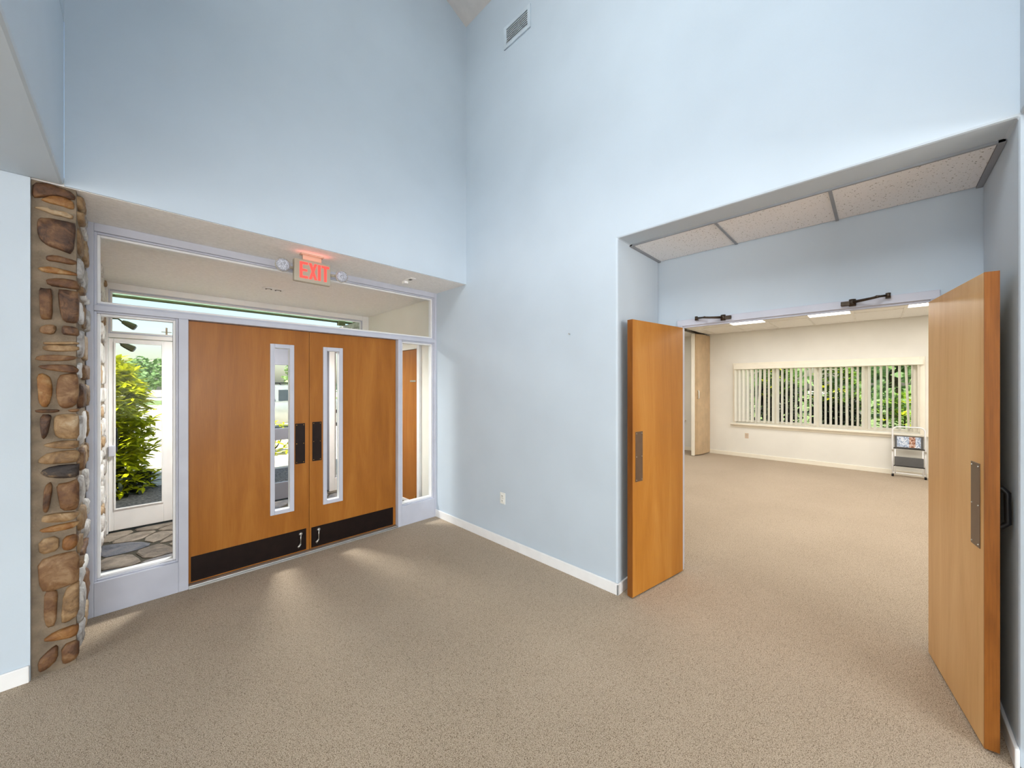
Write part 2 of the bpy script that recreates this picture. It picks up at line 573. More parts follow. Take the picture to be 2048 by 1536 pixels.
struct('ceiling', lc, M['blue'], 'low pale blue soffit beside the stone pier', 'ceiling')
struct('wall_front_left', B(-6, -0.398, YH, YH + 0.18, 0, ZS + 0.01), M['blue'], 'pale blue wall strip to the side of the stone pier', 'wall')
lw = MB().box(-6.15, -6, -6.15, -2.4, 0, 3.1).box(-6.15, -6, 2.4, 3.4, 0, 3.1).box(-6.15, -6, -2.4, 2.4, 0, 0.7).box(-6.15, -6, -2.4, 2.4, 2.5, 3.1)
struct('wall_lobby_side', lw, M['blue'], 'pale blue side wall of the low lobby', 'wall')
bw = MB().box(-6, -4.0, -6.15, -6, 0, 3.1).box(2.0, 3.4, -6.15, -6, 0, 3.1).box(-4.0, 2.0, -6.15, -6, 0, 0.7).box(-4.0, 2.0, -6.15, -6, 2.5, 3.1)
struct('wall_back', bw, M['blue'], 'pale blue back wall of the lobby with an added wide window', 'wall')
bwin = thing('window_6', (-1, -6.08, 0.7), 'added window for fill light in the back wall of the lobby', 'window', kind='structure')  # unseen window added to carry the rear fill light
fr_ = MB().ring(-4.0, 2.0, 0.7, 2.5, 0.06, -6.12, -6.03)
for x in (-2.5, -1.0, 0.5):
    fr_.box(x - 0.03, x + 0.03, -6.11, -6.04, 0.76, 2.44)
fr_.build('frame', M['white'], bwin)
for x in (-3.94, -2.47, -0.97, 0.53):
    B(x, x + 1.44, -6.08, -6.074, 0.76, 2.44).build('pane', M['glass'], bwin)

swin = thing('window_7', (-6.08, 0, 0.7), 'added window for fill light in the side wall of the lobby', 'window', kind='structure')  # unseen window added to carry the side fill light
fr_ = MB().ringx(-2.4, 2.4, 0.7, 2.5, 0.06, -6.12, -6.03)
for y in (-0.8, 0.8):
    fr_.box(-6.11, -6.04, y - 0.03, y + 0.03, 0.76, 2.44)
fr_.build('frame', M['white'], swin)
for y in (-2.34, -0.77, 0.83):
    B(-6.08, -6.074, y, y + 1.5, 0.76, 2.44).build('pane', M['glass'], swin)

# unseen fill panels added to the low lobby to brighten the floor
for x_, y_, w_ in ((-2.2, -2.2, 'at the lobby corner'), (0.7, -2.4, 'behind the tall entry'), (-4.4, 0.2, 'at the lobby side wall')):
    t_ = thing('ceiling_light', (x_, y_, ZS), 'added fill panel in the low lobby soffit %s' % w_, 'ceiling light', 'added fill panels of the low lobby')
    fq = MB().box(x_ - 0.6, x_ + 0.6, y_ - 0.30, y_ - 0.27, ZS - 0.02, ZS + 0.01).box(x_ - 0.6, x_ + 0.6, y_ + 0.27, y_ + 0.30, ZS - 0.02, ZS + 0.01)
    fq.box(x_ - 0.6, x_ - 0.57, y_ - 0.27, y_ + 0.27, ZS - 0.02, ZS + 0.01).box(x_ + 0.57, x_ + 0.6, y_ - 0.27, y_ + 0.27, ZS - 0.02, ZS + 0.01)
    fq.build('frame', M['white'], t_)
    B(x_ - 0.57, x_ + 0.57, y_ - 0.27, y_ + 0.27, ZS - 0.012, ZS - 0.004).build('diffuser', M['panelfill'], t_)

# soffit and ceiling of the vestibule: one stucco plane that runs on past the glass
struct('ceiling', B(-0.45, 2.75, YH + 0.012, 6.05, ZS, ZS + 0.05), M['stucco'], 'off-white stucco soffit running from the entry into the vestibule', 'ceiling')
# roofs keep the sun out; the high eave slab is added to shade the clerestory
struct('roof', MB().box(-6.2, 3.6, 4.02, 6.08, ZS + 0.05, 2.92).box(3.3, 9.9, -6.2, 7.2, ZFAR + 0.05, 3.3).box(-6.2, -0.45, -6.2, 4.02, 3.1, 3.3).box(-0.45, 3.4, -6.2, -0.57, 3.1, 3.3).box(-2.4, -0.5, -3.4, 1.9, 6.95, 7.2),
       M['roofing'], 'flat roof over the low wings around the tall entry, with an added sun-blocking eave', 'roof')

# alcove: back wall with the double doorway, blue towards the lobby and cream towards the meeting room
ab = MB().prism([(-6, 0), (-0.262, 0), (-0.262, 2.16), (1.252, 2.16), (1.252, 0), (7.0, 0), (7.0, ZS + 0.1), (-6, ZS + 0.1)], 'x', XB, XB + 0.065)
struct('wall_alcove', ab, M['blue'], 'shaded blue wall above and beside the open double doors', 'wall')
ab2 = MB().prism([(-6, 0), (-0.262, 0), (-0.262, 2.16), (1.252, 2.16), (1.252, 0), (7.0, 0), (7.0, ZFAR + 0.1), (-6, ZFAR + 0.1)], 'x', XB + 0.065, XB + 0.13)
struct('wall_room_near', ab2, M['cream'], 'cream meeting room side of the doorway wall', 'wall')

# ceiling tiles of the alcove
at = thing('ceiling_alcove', (3.06, 0.5, ZS), 'speckled tile strip ceiling inside the recessed doorway', 'ceiling', kind='structure')
for y0, y1 in ((0.800, 1.392), (0.202, 0.788), (-0.392, 0.190)):
    B(2.795, 3.322, y0, y1, ZS - 0.008, ZS + 0.004).build('tile', M['tile'], at)
for y in (0.794, 0.196):
    B(2.785, 3.33, y - 0.008, y + 0.008, ZS - 0.014, ZS + 0.002).build('grid_bar', M['gridgrey'], at)
B(2.782, 2.796, -0.415, 1.415, ZS - 0.012, ZS + 0.002).build('edge_angle', M['gridgrey'], at)
B(2.782, 3.334, 1.396, 1.418, ZS - 0.014, ZS + 0.002).build('edge_angle', M['gridgrey'], at)
B(2.782, 3.334, -0.418, -0.394, ZS - 0.014, ZS + 0.002).build('edge_angle', M['gridgrey'], at)

# door frame of the alcove doorway
t1 = thing('trim_1', (XB, 0.49, 0), 'pale grey metal frame of the open double doorway', 'door frame', kind='structure')
B(XB - 0.012, XB + 0.028, -0.262, 1.252, 2.112, 2.166).build('head', M['frame'], t1, 0.004)
B(XB + 0.002, XB + 0.026, -0.222, 1.205, 2.098, 2.113).build('head_stop', M['frame'], t1, 0.002)
B(XB + 0.028, XB + 0.14, -0.262, 1.252, 2.148, 2.166).build('head_lining', M['frame'], t1)
B(XB - 0.012, XB + 0.028, 1.204, 1.252, 0, 2.112).build('jamb', M['frame'], t1, 0.004)
B(XB - 0.012, XB + 0.028, -0.262, -0.222, 0, 2.112).build('jamb', M['frame'], t1, 0.004)
B(XB + 0.028, XB + 0.14, 1.242, 1.253, 0, 2.15).build('jamb_lining', M['frame'], t1)
B(XB + 0.028, XB + 0.14, -0.263, -0.252, 0, 2.15).build('jamb_lining', M['frame'], t1)

# meeting room
fw = MB()
wy0, wy1, wz0, wz1 = -0.52, 2.30, 0.76, 2.03
vy0, vy1 = 3.50, 6.30
fw.box(XFAR, XFAR + 0.16, wy1, vy0, 0, 2.95).box(XFAR, XFAR + 0.16, -3.1, wy0, 0, 2.95).box(XFAR, XFAR + 0.16, vy1, 7.1, 0, 2.95)
for a, b_ in ((wy0, wy1), (vy0, vy1)):
    fw.box(XFAR, XFAR + 0.16, a, b_, 0, wz0).box(XFAR, XFAR + 0.16, a, b_, wz1, 2.95)
struct('wall_far', fw, M['cream'], 'cream far wall of the meeting room with the blinds', 'wall')
struct('wall_room_left', B(XB + 0.13, 9.76, 6.95, 7.1, 0, 2.95), M['cream'], 'cream end wall of the meeting room beyond the folding partition', 'wall')
struct('wall_room_right', B(XB + 0.13, 9.76, -3.1, -2.95, 0, 2.95), M['cream'], 'cream end wall of the meeting room near the step stool', 'wall')
struct('baseboard_far', MB().box(XFAR - 0.016, XFAR, -2.95, 6.95, 0, 0.085), M['ivory'], 'ivory baseboard along the far meeting room wall', 'baseboard', 0.004)

rc = thing('ceiling_room', (6.5, 0, ZFAR), 'white suspended tile ceiling of the meeting room', 'ceiling', kind='structure')
B(XB + 0.13, 9.76, -3.0, 7.0, ZFAR + 0.03, ZFAR + 0.05).build('deck', M['tilewhite'], rc)
GX = [3.47, 3.65, 4.85, 6.05, 7.25, 8.45, XFAR]
GY = [2.69 - 0.598 * i for i in range(0, 10)]
LIGHT_CELLS = []
for i in range(len(GX) - 1):
    for j in range(len(GY) - 1):
        if j % 2 == 1 and i in (2, 4):
            LIGHT_CELLS.append((GX[i], GX[i + 1], GY[j + 1], GY[j]))
            continue
        B(GX[i] + 0.008, GX[i + 1] - 0.008, GY[j + 1] + 0.008, GY[j] - 0.008, ZFAR, ZFAR + 0.012).build('tile', M['tilewhite'], rc)
    B(GX[i] + 0.008, GX[i + 1] - 0.008, GY[0] + 0.008, 2.90, ZFAR, ZFAR + 0.012).build('tile', M['tilewhite'], rc)
for x in GX[1:-1]:
    B(x - 0.011, x + 0.011, -2.95, 6.95, ZFAR - 0.006, ZFAR + 0.006).build('grid_bar', M['gridwhite'], rc)
for y in GY:
    B(3.47, XFAR, y - 0.011, y + 0.011, ZFAR - 0.007, ZFAR + 0.006).build('grid_bar', M['gridwhite'], rc)
B(9.19, 9.21, GY[2] + 0.01, GY[1] - 0.01, ZFAR - 0.005, ZFAR + 0.004).build('grid_bar', M['gridwhite'], rc)
ADDED_LIGHT_CELLS = [(7.25, 8.45, 3.9, 4.5), (4.85, 6.05, 3.9, 4.5)]  # panels added to brighten the wall past the partition
far_tile = B(3.47, XFAR, 3.02, 6.95, ZFAR, ZFAR + 0.012).build('tile', M['tilewhite'], rc)

# baseboards
struct('baseboard_right', B(XR - 0.014, XR, 1.406, YF + 0.02, 0, 0.088), M['white'], 'white baseboard along the bright blue wall below the outlet', 'baseboard', 0.004)
struct('baseboard_alcove_left', B(XR - 0.014, XB, 1.406, 1.42, 0, 0.086), M['white'], 'white baseboard inside the recess behind the open door near the outlet', 'baseboard', 0.004)
struct('baseboard_alcove_right', B(XR - 0.014, XB, -0.42, -0.406, 0, 0.086), M['white'], 'white baseboard inside the recess behind the door with the black pull', 'baseboard', 0.004)
struct('baseboard_left', B(-6, -0.400, YH - 0.014, YH, 0, 0.090), M['white'], 'white baseboard beside the foot of the stone pier', 'baseboard', 0.004)


# ------------------------------------------------------------------ glazed fronts of the vestibule
def glazed(root, x0, x1, z0, z1, y0, y1, mat, pane_label=None):
    """white bead around an opening plus its pane"""
    MB().ring(x0, x1, z0, z1, 0.014, y0 + 0.018, y0 + 0.044).build('glazing_bead', M['frame'], root, 0.003)
    MB().ring(x0 + 0.014, x1 - 0.014, z0 + 0.014, z1 - 0.014, 0.016, y0 + 0.034, y1 - 0.034).build('glazing_bead', M['white'], root, 0.003)  # on the entry frame this white stands for light from outside
    B(x0 + 0.02, x1 - 0.02, (y0 + y1) / 2 - 0.003, (y0 + y1) / 2 + 0.003, z0 + 0.02, z1 - 0.02).build('pane', M['glass'], root)


w1 = thing('window_1', (1.18, YF, 0), 'pale grey glazed entry frame with sidelights and long transom', 'entry frame', kind='structure')
Y0, Y1 = YF, YF + 0.12
for nm, b_ in (('jamb', (-0.236, -0.200, Y0, Y1, 0, ZS)), ('jamb', (2.563, 2.605, Y0, Y1, 0, ZS)),
               ('head', (-0.200, 2.563, Y0, Y1, 2.668, ZS)),
               ('transom_bar', (-0.200, 2.563, Y0, Y1, 2.118, 2.160)),
               ('mullion', (0.236, 0.295, Y0, Y1, 0, 2.118)), ('mullion', (2.082, 2.125, Y0, Y1, 0, 2.118)),
               ('sill_panel', (-0.200, 0.236, Y0, Y1, 0, 0.236)), ('sill_panel', (2.125, 2.563, Y0, Y1, 0, 0.226))):
    B(*b_).build(nm, M['frame'], w1, 0.004)
for nm, b_ in (('door_stop', (0.295, 0.307, Y0 + 0.105, Y1, 0.02, 2.118)), ('door_stop', (2.070, 2.082, Y0 + 0.105, Y1, 0.02, 2.118)), ('door_stop', (0.307, 2.070, Y0 + 0.105, Y1, 2.106, 2.118))):
    B(*b_).build(nm, M['frame'], w1)
glazed(w1, -0.200, 0.236, 0.236, 2.118, Y0, Y1, 'frame')
glazed(w1, 2.125, 2.563, 0.226, 2.118, Y0, Y1, 'frame')
glazed(w1, -0.200, 2.563, 2.160, 2.668, Y0, Y1, 'frame')
struct('trim_2', MB().box(0.295, 2.082, YF - 0.012, YF + 0.14, 0.0, 0.010).box(0.295, 2.082, YF + 0.012, YF + 0.12, 0.010, 0.018),
       M['alum'], 'aluminium threshold strip under the closed entry doors', 'threshold', 0.002)

YO = 5.97
w2 = thing('window_2', (1.2, YO, 0), 'white outer glazed front of the vestibule seen through the entry', 'entry frame', kind='structure')
for nm, b_ in (('jamb', (-0.236, -0.205, YO, YO + 0.1, ZV, ZS)), ('jamb', (2.60, 2.70, YO, YO + 0.1, ZV, ZS)),
               ('head', (-0.205, 2.60, YO, YO + 0.1, 2.655, ZS)), ('transom_bar', (-0.205, 2.60, YO, YO + 0.1, 2.128, 2.172)),
               ('mullion', (0.335, 0.385, YO, YO + 0.1, ZV, 2.128)), ('mullion', (2.09, 2.165, YO, YO + 0.1, ZV, 2.128)),
               ('sill_panel', (2.165, 2.60, YO, YO + 0.1, ZV, 0.175))):
    B(*b_).build(nm, M['white'], w2, 0.004)
glazed(w2, 2.165, 2.60, 0.175, 2.128, YO, YO + 0.1, 'white')
glazed(w2, -0.205, 2.60, 2.172, 2.655, YO, YO + 0.1, 'white')

d8 = thing('door_8', (-0.2, YO, 0), 'narrow white outer door leaf with tall glass by the shrub', 'door', kind='structure')
for nm, b_ in (('stile', (-0.202, -0.165, YO + 0.02, YO + 0.065, 0.0, 2.122)), ('stile', (0.236, 0.331, YO + 0.02, YO + 0.065, 0.0, 2.122)),
               ('top_rail', (-0.165, 0.236, YO + 0.02, YO + 0.065, 2.085, 2.122)), ('bottom_rail', (-0.165, 0.236, YO + 0.02, YO + 0.065, 0.0, 0.225))):
    B(*b_).build(nm, M['white'], d8, 0.004)
MB().ring(-0.165, 0.236, 0.225, 2.085, 0.016, YO + 0.012, YO + 0.03).build('glazing_bead', M['white'], d8, 0.003)
B(-0.155, 0.226, YO + 0.04, YO + 0.046, 0.235, 2.075).build('pane', M['glass'], d8)
B(-0.204, -0.150, YO - 0.03, YO + 0.02, 0.825, 0.94).build('lock_box', M['frame'], d8, 0.006)
MB().tube([(-0.145, YO + 0.07, 0.86), (-0.145, YO + 0.11, 0.88), (-0.145, YO + 0.11, 1.10), (-0.145, YO + 0.07, 1.12)], 0.008).build('pull_handle', M['blackmetal'], d8, smooth=True)

for k, (xa, xb, lab) in enumerate(((0.387, 1.236, 'outer glass door leaf toned dark as backlit, next to the narrow leaf'), (1.240, 2.088, 'outer glass door leaf toned dark as backlit, next to the brick pier'))):
    d = thing('door_%d' % (9 + k), (xa, YO, 0), lab, 'door', kind='structure')
    for nm, b_ in (('stile', (xa, xa + 0.1, YO + 0.02, YO + 0.065, 0.0, 2.122)), ('stile', (xb - 0.1, xb, YO + 0.02, YO + 0.065, 0.0, 2.122)),
                   ('top_rail', (xa + 0.1, xb - 0.1, YO + 0.02, YO + 0.065, 1.89, 2.122)), ('push_rail', (xa + 0.1, xb - 0.1, YO - 0.02, YO + 0.05, 0.84, 1.0)),
                   ('bottom_rail', (xa + 0.1, xb - 0.1, YO + 0.02, YO + 0.065, 0.0, 0.235))):
        B(*b_).build(nm, M['backlitframe'], d, 0.004)
    B(xa + 0.1, xb - 0.1, YO + 0.04, YO + 0.046, 0.235, 1.89).build('pane', M['glass'], d)

# vestibule side walls
struct('wall_vestibule_right', B(2.70, XB, 3.97, 6.15, -0.05, ZS + 0.05), M['vestcream'], 'cream side wall of the vestibule above a wooden side door', 'wall')
d5 = thing('door_5', (2.70, 4.44, 0), 'wooden side door in the vestibule seen through the narrow sidelight', 'door', kind='structure')
B(2.674, 2.698, 4.435, 5.33, 0.015, 2.09).build('leaf', M['maple'], d5, 0.003)
B(2.664, 2.712, 4.365, 4.430, ZV, 2.16).build('casing', M['white'], d5, 0.004)
B(2.664, 2.712, 5.335, 5.40, ZV, 2.16).build('casing', M['white'], d5, 0.004)
B(2.664, 2.712, 4.430, 5.335, 2.095, 2.16).build('casing', M['vestcream'], d5, 0.004)
B(2.66, 2.70, 4.43, 5.335, ZV, 0.014).build('threshold', M['white'], d5)
B(2.668, 2.674, 4.47, 4.61, 1.648, 1.672).build('closer_plate', M['steel'], d5, 0.002)
B(2.655, 2.674, 4.46, 4.485, 0.06, 0.10).build('door_stop', M['brass'], d5, 0.004)
MB().tube([(2.674, 5.26, 1.0), (2.62, 5.26, 1.0)], [0.016, 0.026], 10).build('knob', M['brass'], d5, smooth=True)

# vestibule floor: irregular flagstones in a dark joint
vf = struct('floor_vestibule', B(-0.25, 2.70, 3.90, 6.15, -0.14, ZV - 0.012), M['joint'], 'irregular grey and buff flagstone floor of the vestibule', 'floor')


def clip(poly, nx, ny, d):
    out = []
    for i in range(len(poly)):
        p, q = poly[i], poly[(i + 1) % len(poly)]
        a = p[0] * nx + p[1] * ny - d
        c = q[0] * nx + q[1] * ny - d
        if a <= 0:
            out.append(p)
        if (a < 0 < c) or (c < 0 < a):
            t = a / (a - c)
            out.append((p[0] + (q[0] - p[0]) * t, p[1] + (q[1] - p[1]) * t))
    return out


def cells(x0, x1, y0, y1, seeds, gap, stretch=1.0):
    res = []
    for i, s in enumerate(seeds):
        poly = [(x0, y0), (x1, y0), (x1, y1), (x0, y1)]
        for j, t in enumerate(seeds):
            if i == j:
                continue
            nx, ny = t[0] - s[0], t[1] - s[1]
            L = math.hypot(nx, ny)
            nx, ny = nx / L, ny / L
            d = (s[0] + t[0]) / 2 * nx + (s[1] + t[1]) / 2 * ny - gap
            poly = clip(poly, nx, ny, d)
            if len(poly) < 3:
                break
        if len(poly) >= 3:
            res.append(poly)
    return res


def slab(poly, z0, z1, inset):
    cx = sum(p[0] for p in poly) / len(poly)
    cy = sum(p[1] for p in poly) / len(poly)
    rnd = []
    n = len(poly)
    for i in range(n):                       # cut every corner once
        p, q, r = poly[i - 1], poly[i], poly[(i + 1) % n]
        rnd.append((q[0] + (p[0] - q[0]) * 0.22, q[1] + (p[1] - q[1]) * 0.22))
        rnd.append((q[0] + (r[0] - q[0]) * 0.22, q[1] + (r[1] - q[1]) * 0.22))
    m = len(rnd)
    v = [(x, y, z0) for x, y in rnd]
    v += [(x, y, z1 - 0.006) for x, y in rnd]
    v += [(cx + (x - cx) * inset, cy + (y - cy) * inset, z1 + random.uniform(-0.002, 0.002)) for x, y in rnd]
    f = []
    for k in range(2):
        for i in range(m):
            j = (i + 1) % m
            f.append((k * m + i, k * m + j, (k + 1) * m + j, (k + 1) * m + i))
    f.append(tuple(2 * m + i for i in range(m)))
    return v, f


seeds = [(-0.08, 5.42), (-0.09, 4.97), (0.14, 5.03), (0.18, 4.72), (0.17, 5.56), (0.02, 5.66), (-0.18, 4.68), (0.05, 4.62), (0.40, 5.12)]
rs = random.Random(3)
tries = 0
while len(seeds) < 62 and tries < 4000:
    tries += 1
    p = (rs.uniform(-0.22, 2.68), rs.uniform(3.95, 6.0))
    if all(math.hypot(p[0] - q[0], p[1] - q[1]) > 0.25 for q in seeds):
        seeds.append(p)
for i, poly in enumerate(cells(-0.24, 2.69, 3.97, 6.0, seeds, 0.013)):
    v, f = slab(poly, -0.06, ZV, 0.93)
    MB().raw(v, f).build('flagstone', M['fl_a'] if (i in (0, 3, 6) or i % 3 == 0) else M['fl_b'], vf)


# ------------------------------------------------------------------ entry doors
def entry_leaf(num, x0, x1, vis, push, kick, hold, label):
    y0, y1 = YF + 0.055, YF + 0.10
    d = thing('door_%d' % num, (x0, y0, 0), label, 'door', kind='structure')
    a0, a1, c0, c1 = vis                      # outer edge of the lite frame
    w = 0.036
    lf = MB()                                 # leaf with the slot for the vision lite
    lf.box(x0, a0 + 0.02, y0, y1, 0.022, 2.114).box(a1 - 0.02, x1, y0, y1, 0.022, 2.114)
    lf.box(a0 + 0.02, a1 - 0.02, y0, y1, 0.022, c0 + 0.02).box(a0 + 0.02, a1 - 0.02, y0, y1, c1 - 0.02, 2.114)
    lf.build('leaf', M['maple'], d)
    MB().ring(a0, a1, c0, c1, w, y0 - 0.010, y0 + 0.004).build('lite_frame', M['frame'], d, 0.003)
    MB().ring(a0 + w - 0.012, a1 - w + 0.012, c0 + w - 0.012, c1 - w + 0.012, 0.012, y0 - 0.002, y1).build('lite_stop', M['white'], d, 0.002)
    MB().ring(a0, a1, c0, c1, w, y1 - 0.004, y1 + 0.010).build('lite_frame', M['frame'], d, 0.003)
    B(a0 + 0.024, a1 - 0.024, (y0 + y1) / 2 - 0.003, (y0 + y1) / 2 + 0.003, c0 + 0.024, c1 - 0.024).build('pane', M['glass'], d)
    p0, p1, q0, q1 = push
    pp = B(p0, p1, y0 - 0.0025, y0 + 0.001, q0, q1).build('push_plate', M['bronze'], d, 0.001)
    for px in (p0 + 0.012, p1 - 0.012):
        for pz in (q0 + 0.014, (q0 + q1) / 2 + 0.0, q1 - 0.014):
            MB().tube([(px, y0 - 0.0015, pz), (px, y0 - 0.0048, pz)], [0.0042, 0.003], 8).build('screw', M['brass'], pp)
    k0, k1, k2, k3 = kick
    kp = B(k0, k1, y0 - 0.0025, y0 + 0.001, k2, k3).build('kick_plate', M['bronze'], d, 0.001)
    for i in range(4):
        px = k0 + 0.02 + (k1 - k0 - 0.04) * i / 3
        for pz in (k2 + 0.016, k3 - 0.016):
            MB().tube([(px, y0 - 0.0015, pz), (px, y0 - 0.0045, pz)], [0.0035, 0.0025], 6).build('screw', M['bronze'], kp)
    hx = hold                                  # kick-down holder folded up against the kick plate
    h = MB()
    h.tube([(hx, y0 - 0.002, 0.193), (hx, y0 - 0.016, 0.193)], [0.017, 0.013], 12)
    h.tube([(hx, y0 - 0.012, 0.190), (hx - 0.002, y0 - 0.016, 0.150), (hx - 0.004, y0 - 0.018, 0.098)], [0.006, 0.005, 0.006], 8)
    ho = h.build('door_holder', M['steel'], d, smooth=True)
    MB().tube([(hx - 0.004, y0 - 0.018, 0.104), (hx - 0.016, y0 - 0.022, 0.088), (hx - 0.030, y0 - 0.024, 0.078)], [0.009, 0.011, 0.010], 8).build('foot', M['steel'], ho, smooth=True)
    MB().tube([(x0 + 0.0, y0 + 0.02, 0.0), (x0 + 0.0, y0 + 0.02, 0.0001)], 0.0001, 3) if False else None
    return d


entry_leaf(1, 0.299, 1.1765, (0.855, 1.048, 0.424, 1.978), (1.058, 1.142, 0.859, 1.240), (0.313, 1.152, 0.032, 0.232), 1.103,
           'closed maple entry door leaf nearest the stone pier')
entry_leaf(2, 1.1805, 2.078, (1.303, 1.492, 0.423, 1.980), (1.206, 1.290, 0.866, 1.246), (1.197, 2.046, 0.030, 0.226), 1.262,
           'closed maple entry door leaf nearest the bright blue wall')


# ------------------------------------------------------------------ open doors of the alcove
def alcove_leaf(num, hinge, free, side, label):
    hx, hy = hinge
    dx, dy = free[0] - hx, free[1] - hy
    d = thing('door_%d' % num, (hx, hy, 0), label, 'door', kind='structure', rz=math.atan2(dy, dx), local=True)
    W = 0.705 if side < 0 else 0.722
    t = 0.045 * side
    B(0.004, W - 0.0045, 0, t, 0.012, 2.096).build('leaf', M['maplelight' if side > 0 else 'mapletoned'], d, 0.0015)
    B(W - 0.006, W, 0.0005 * side, t - 0.0005 * side, 0.012, 2.096).build('edge_band', M['mapleedge'], d)
    pp = B(W - 0.125, W - 0.035, -0.0028 * side, 0.001 * side, 0.872, 1.25).build('push_plate', M['brownplate'], d, 0.001)
    for lx in (W - 0.113, W - 0.047):
        for z in (0.886, 1.061, 1.236):
            MB().tube([(lx, -0.002 * side, z), (lx, -0.0055 * side, z)], [0.004, 0.003], 8).build('screw', M['steel'], pp)
    for z in (0.25, 1.05, 1.85):
        MB().tube([(0.0, 0.5 * t, z - 0.05), (0.0, 0.5 * t, z + 0.05)], 0.007, 8).build('hinge', M['steel'], d, smooth=True)
    if side > 0:
        y = t
        MB().tube([(W - 0.055, y - 0.004, 1.145), (W - 0.050, y + 0.020, 1.150), (W - 0.045, y + 0.034, 1.13), (W - 0.045, y + 0.036, 1.0), (W - 0.050, y + 0.020, 0.98), (W - 0.055, y - 0.004, 0.985)],
                  0.011, 8).build('pull_handle', M['blackmetal'], d, smooth=True)
    return d


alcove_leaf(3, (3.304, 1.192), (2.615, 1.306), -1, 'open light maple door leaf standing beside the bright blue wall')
alcove_leaf(4, (3.322, -0.213), (2.602, -0.332), 1, 'open light maple door leaf with black pull, nearest the step stool')

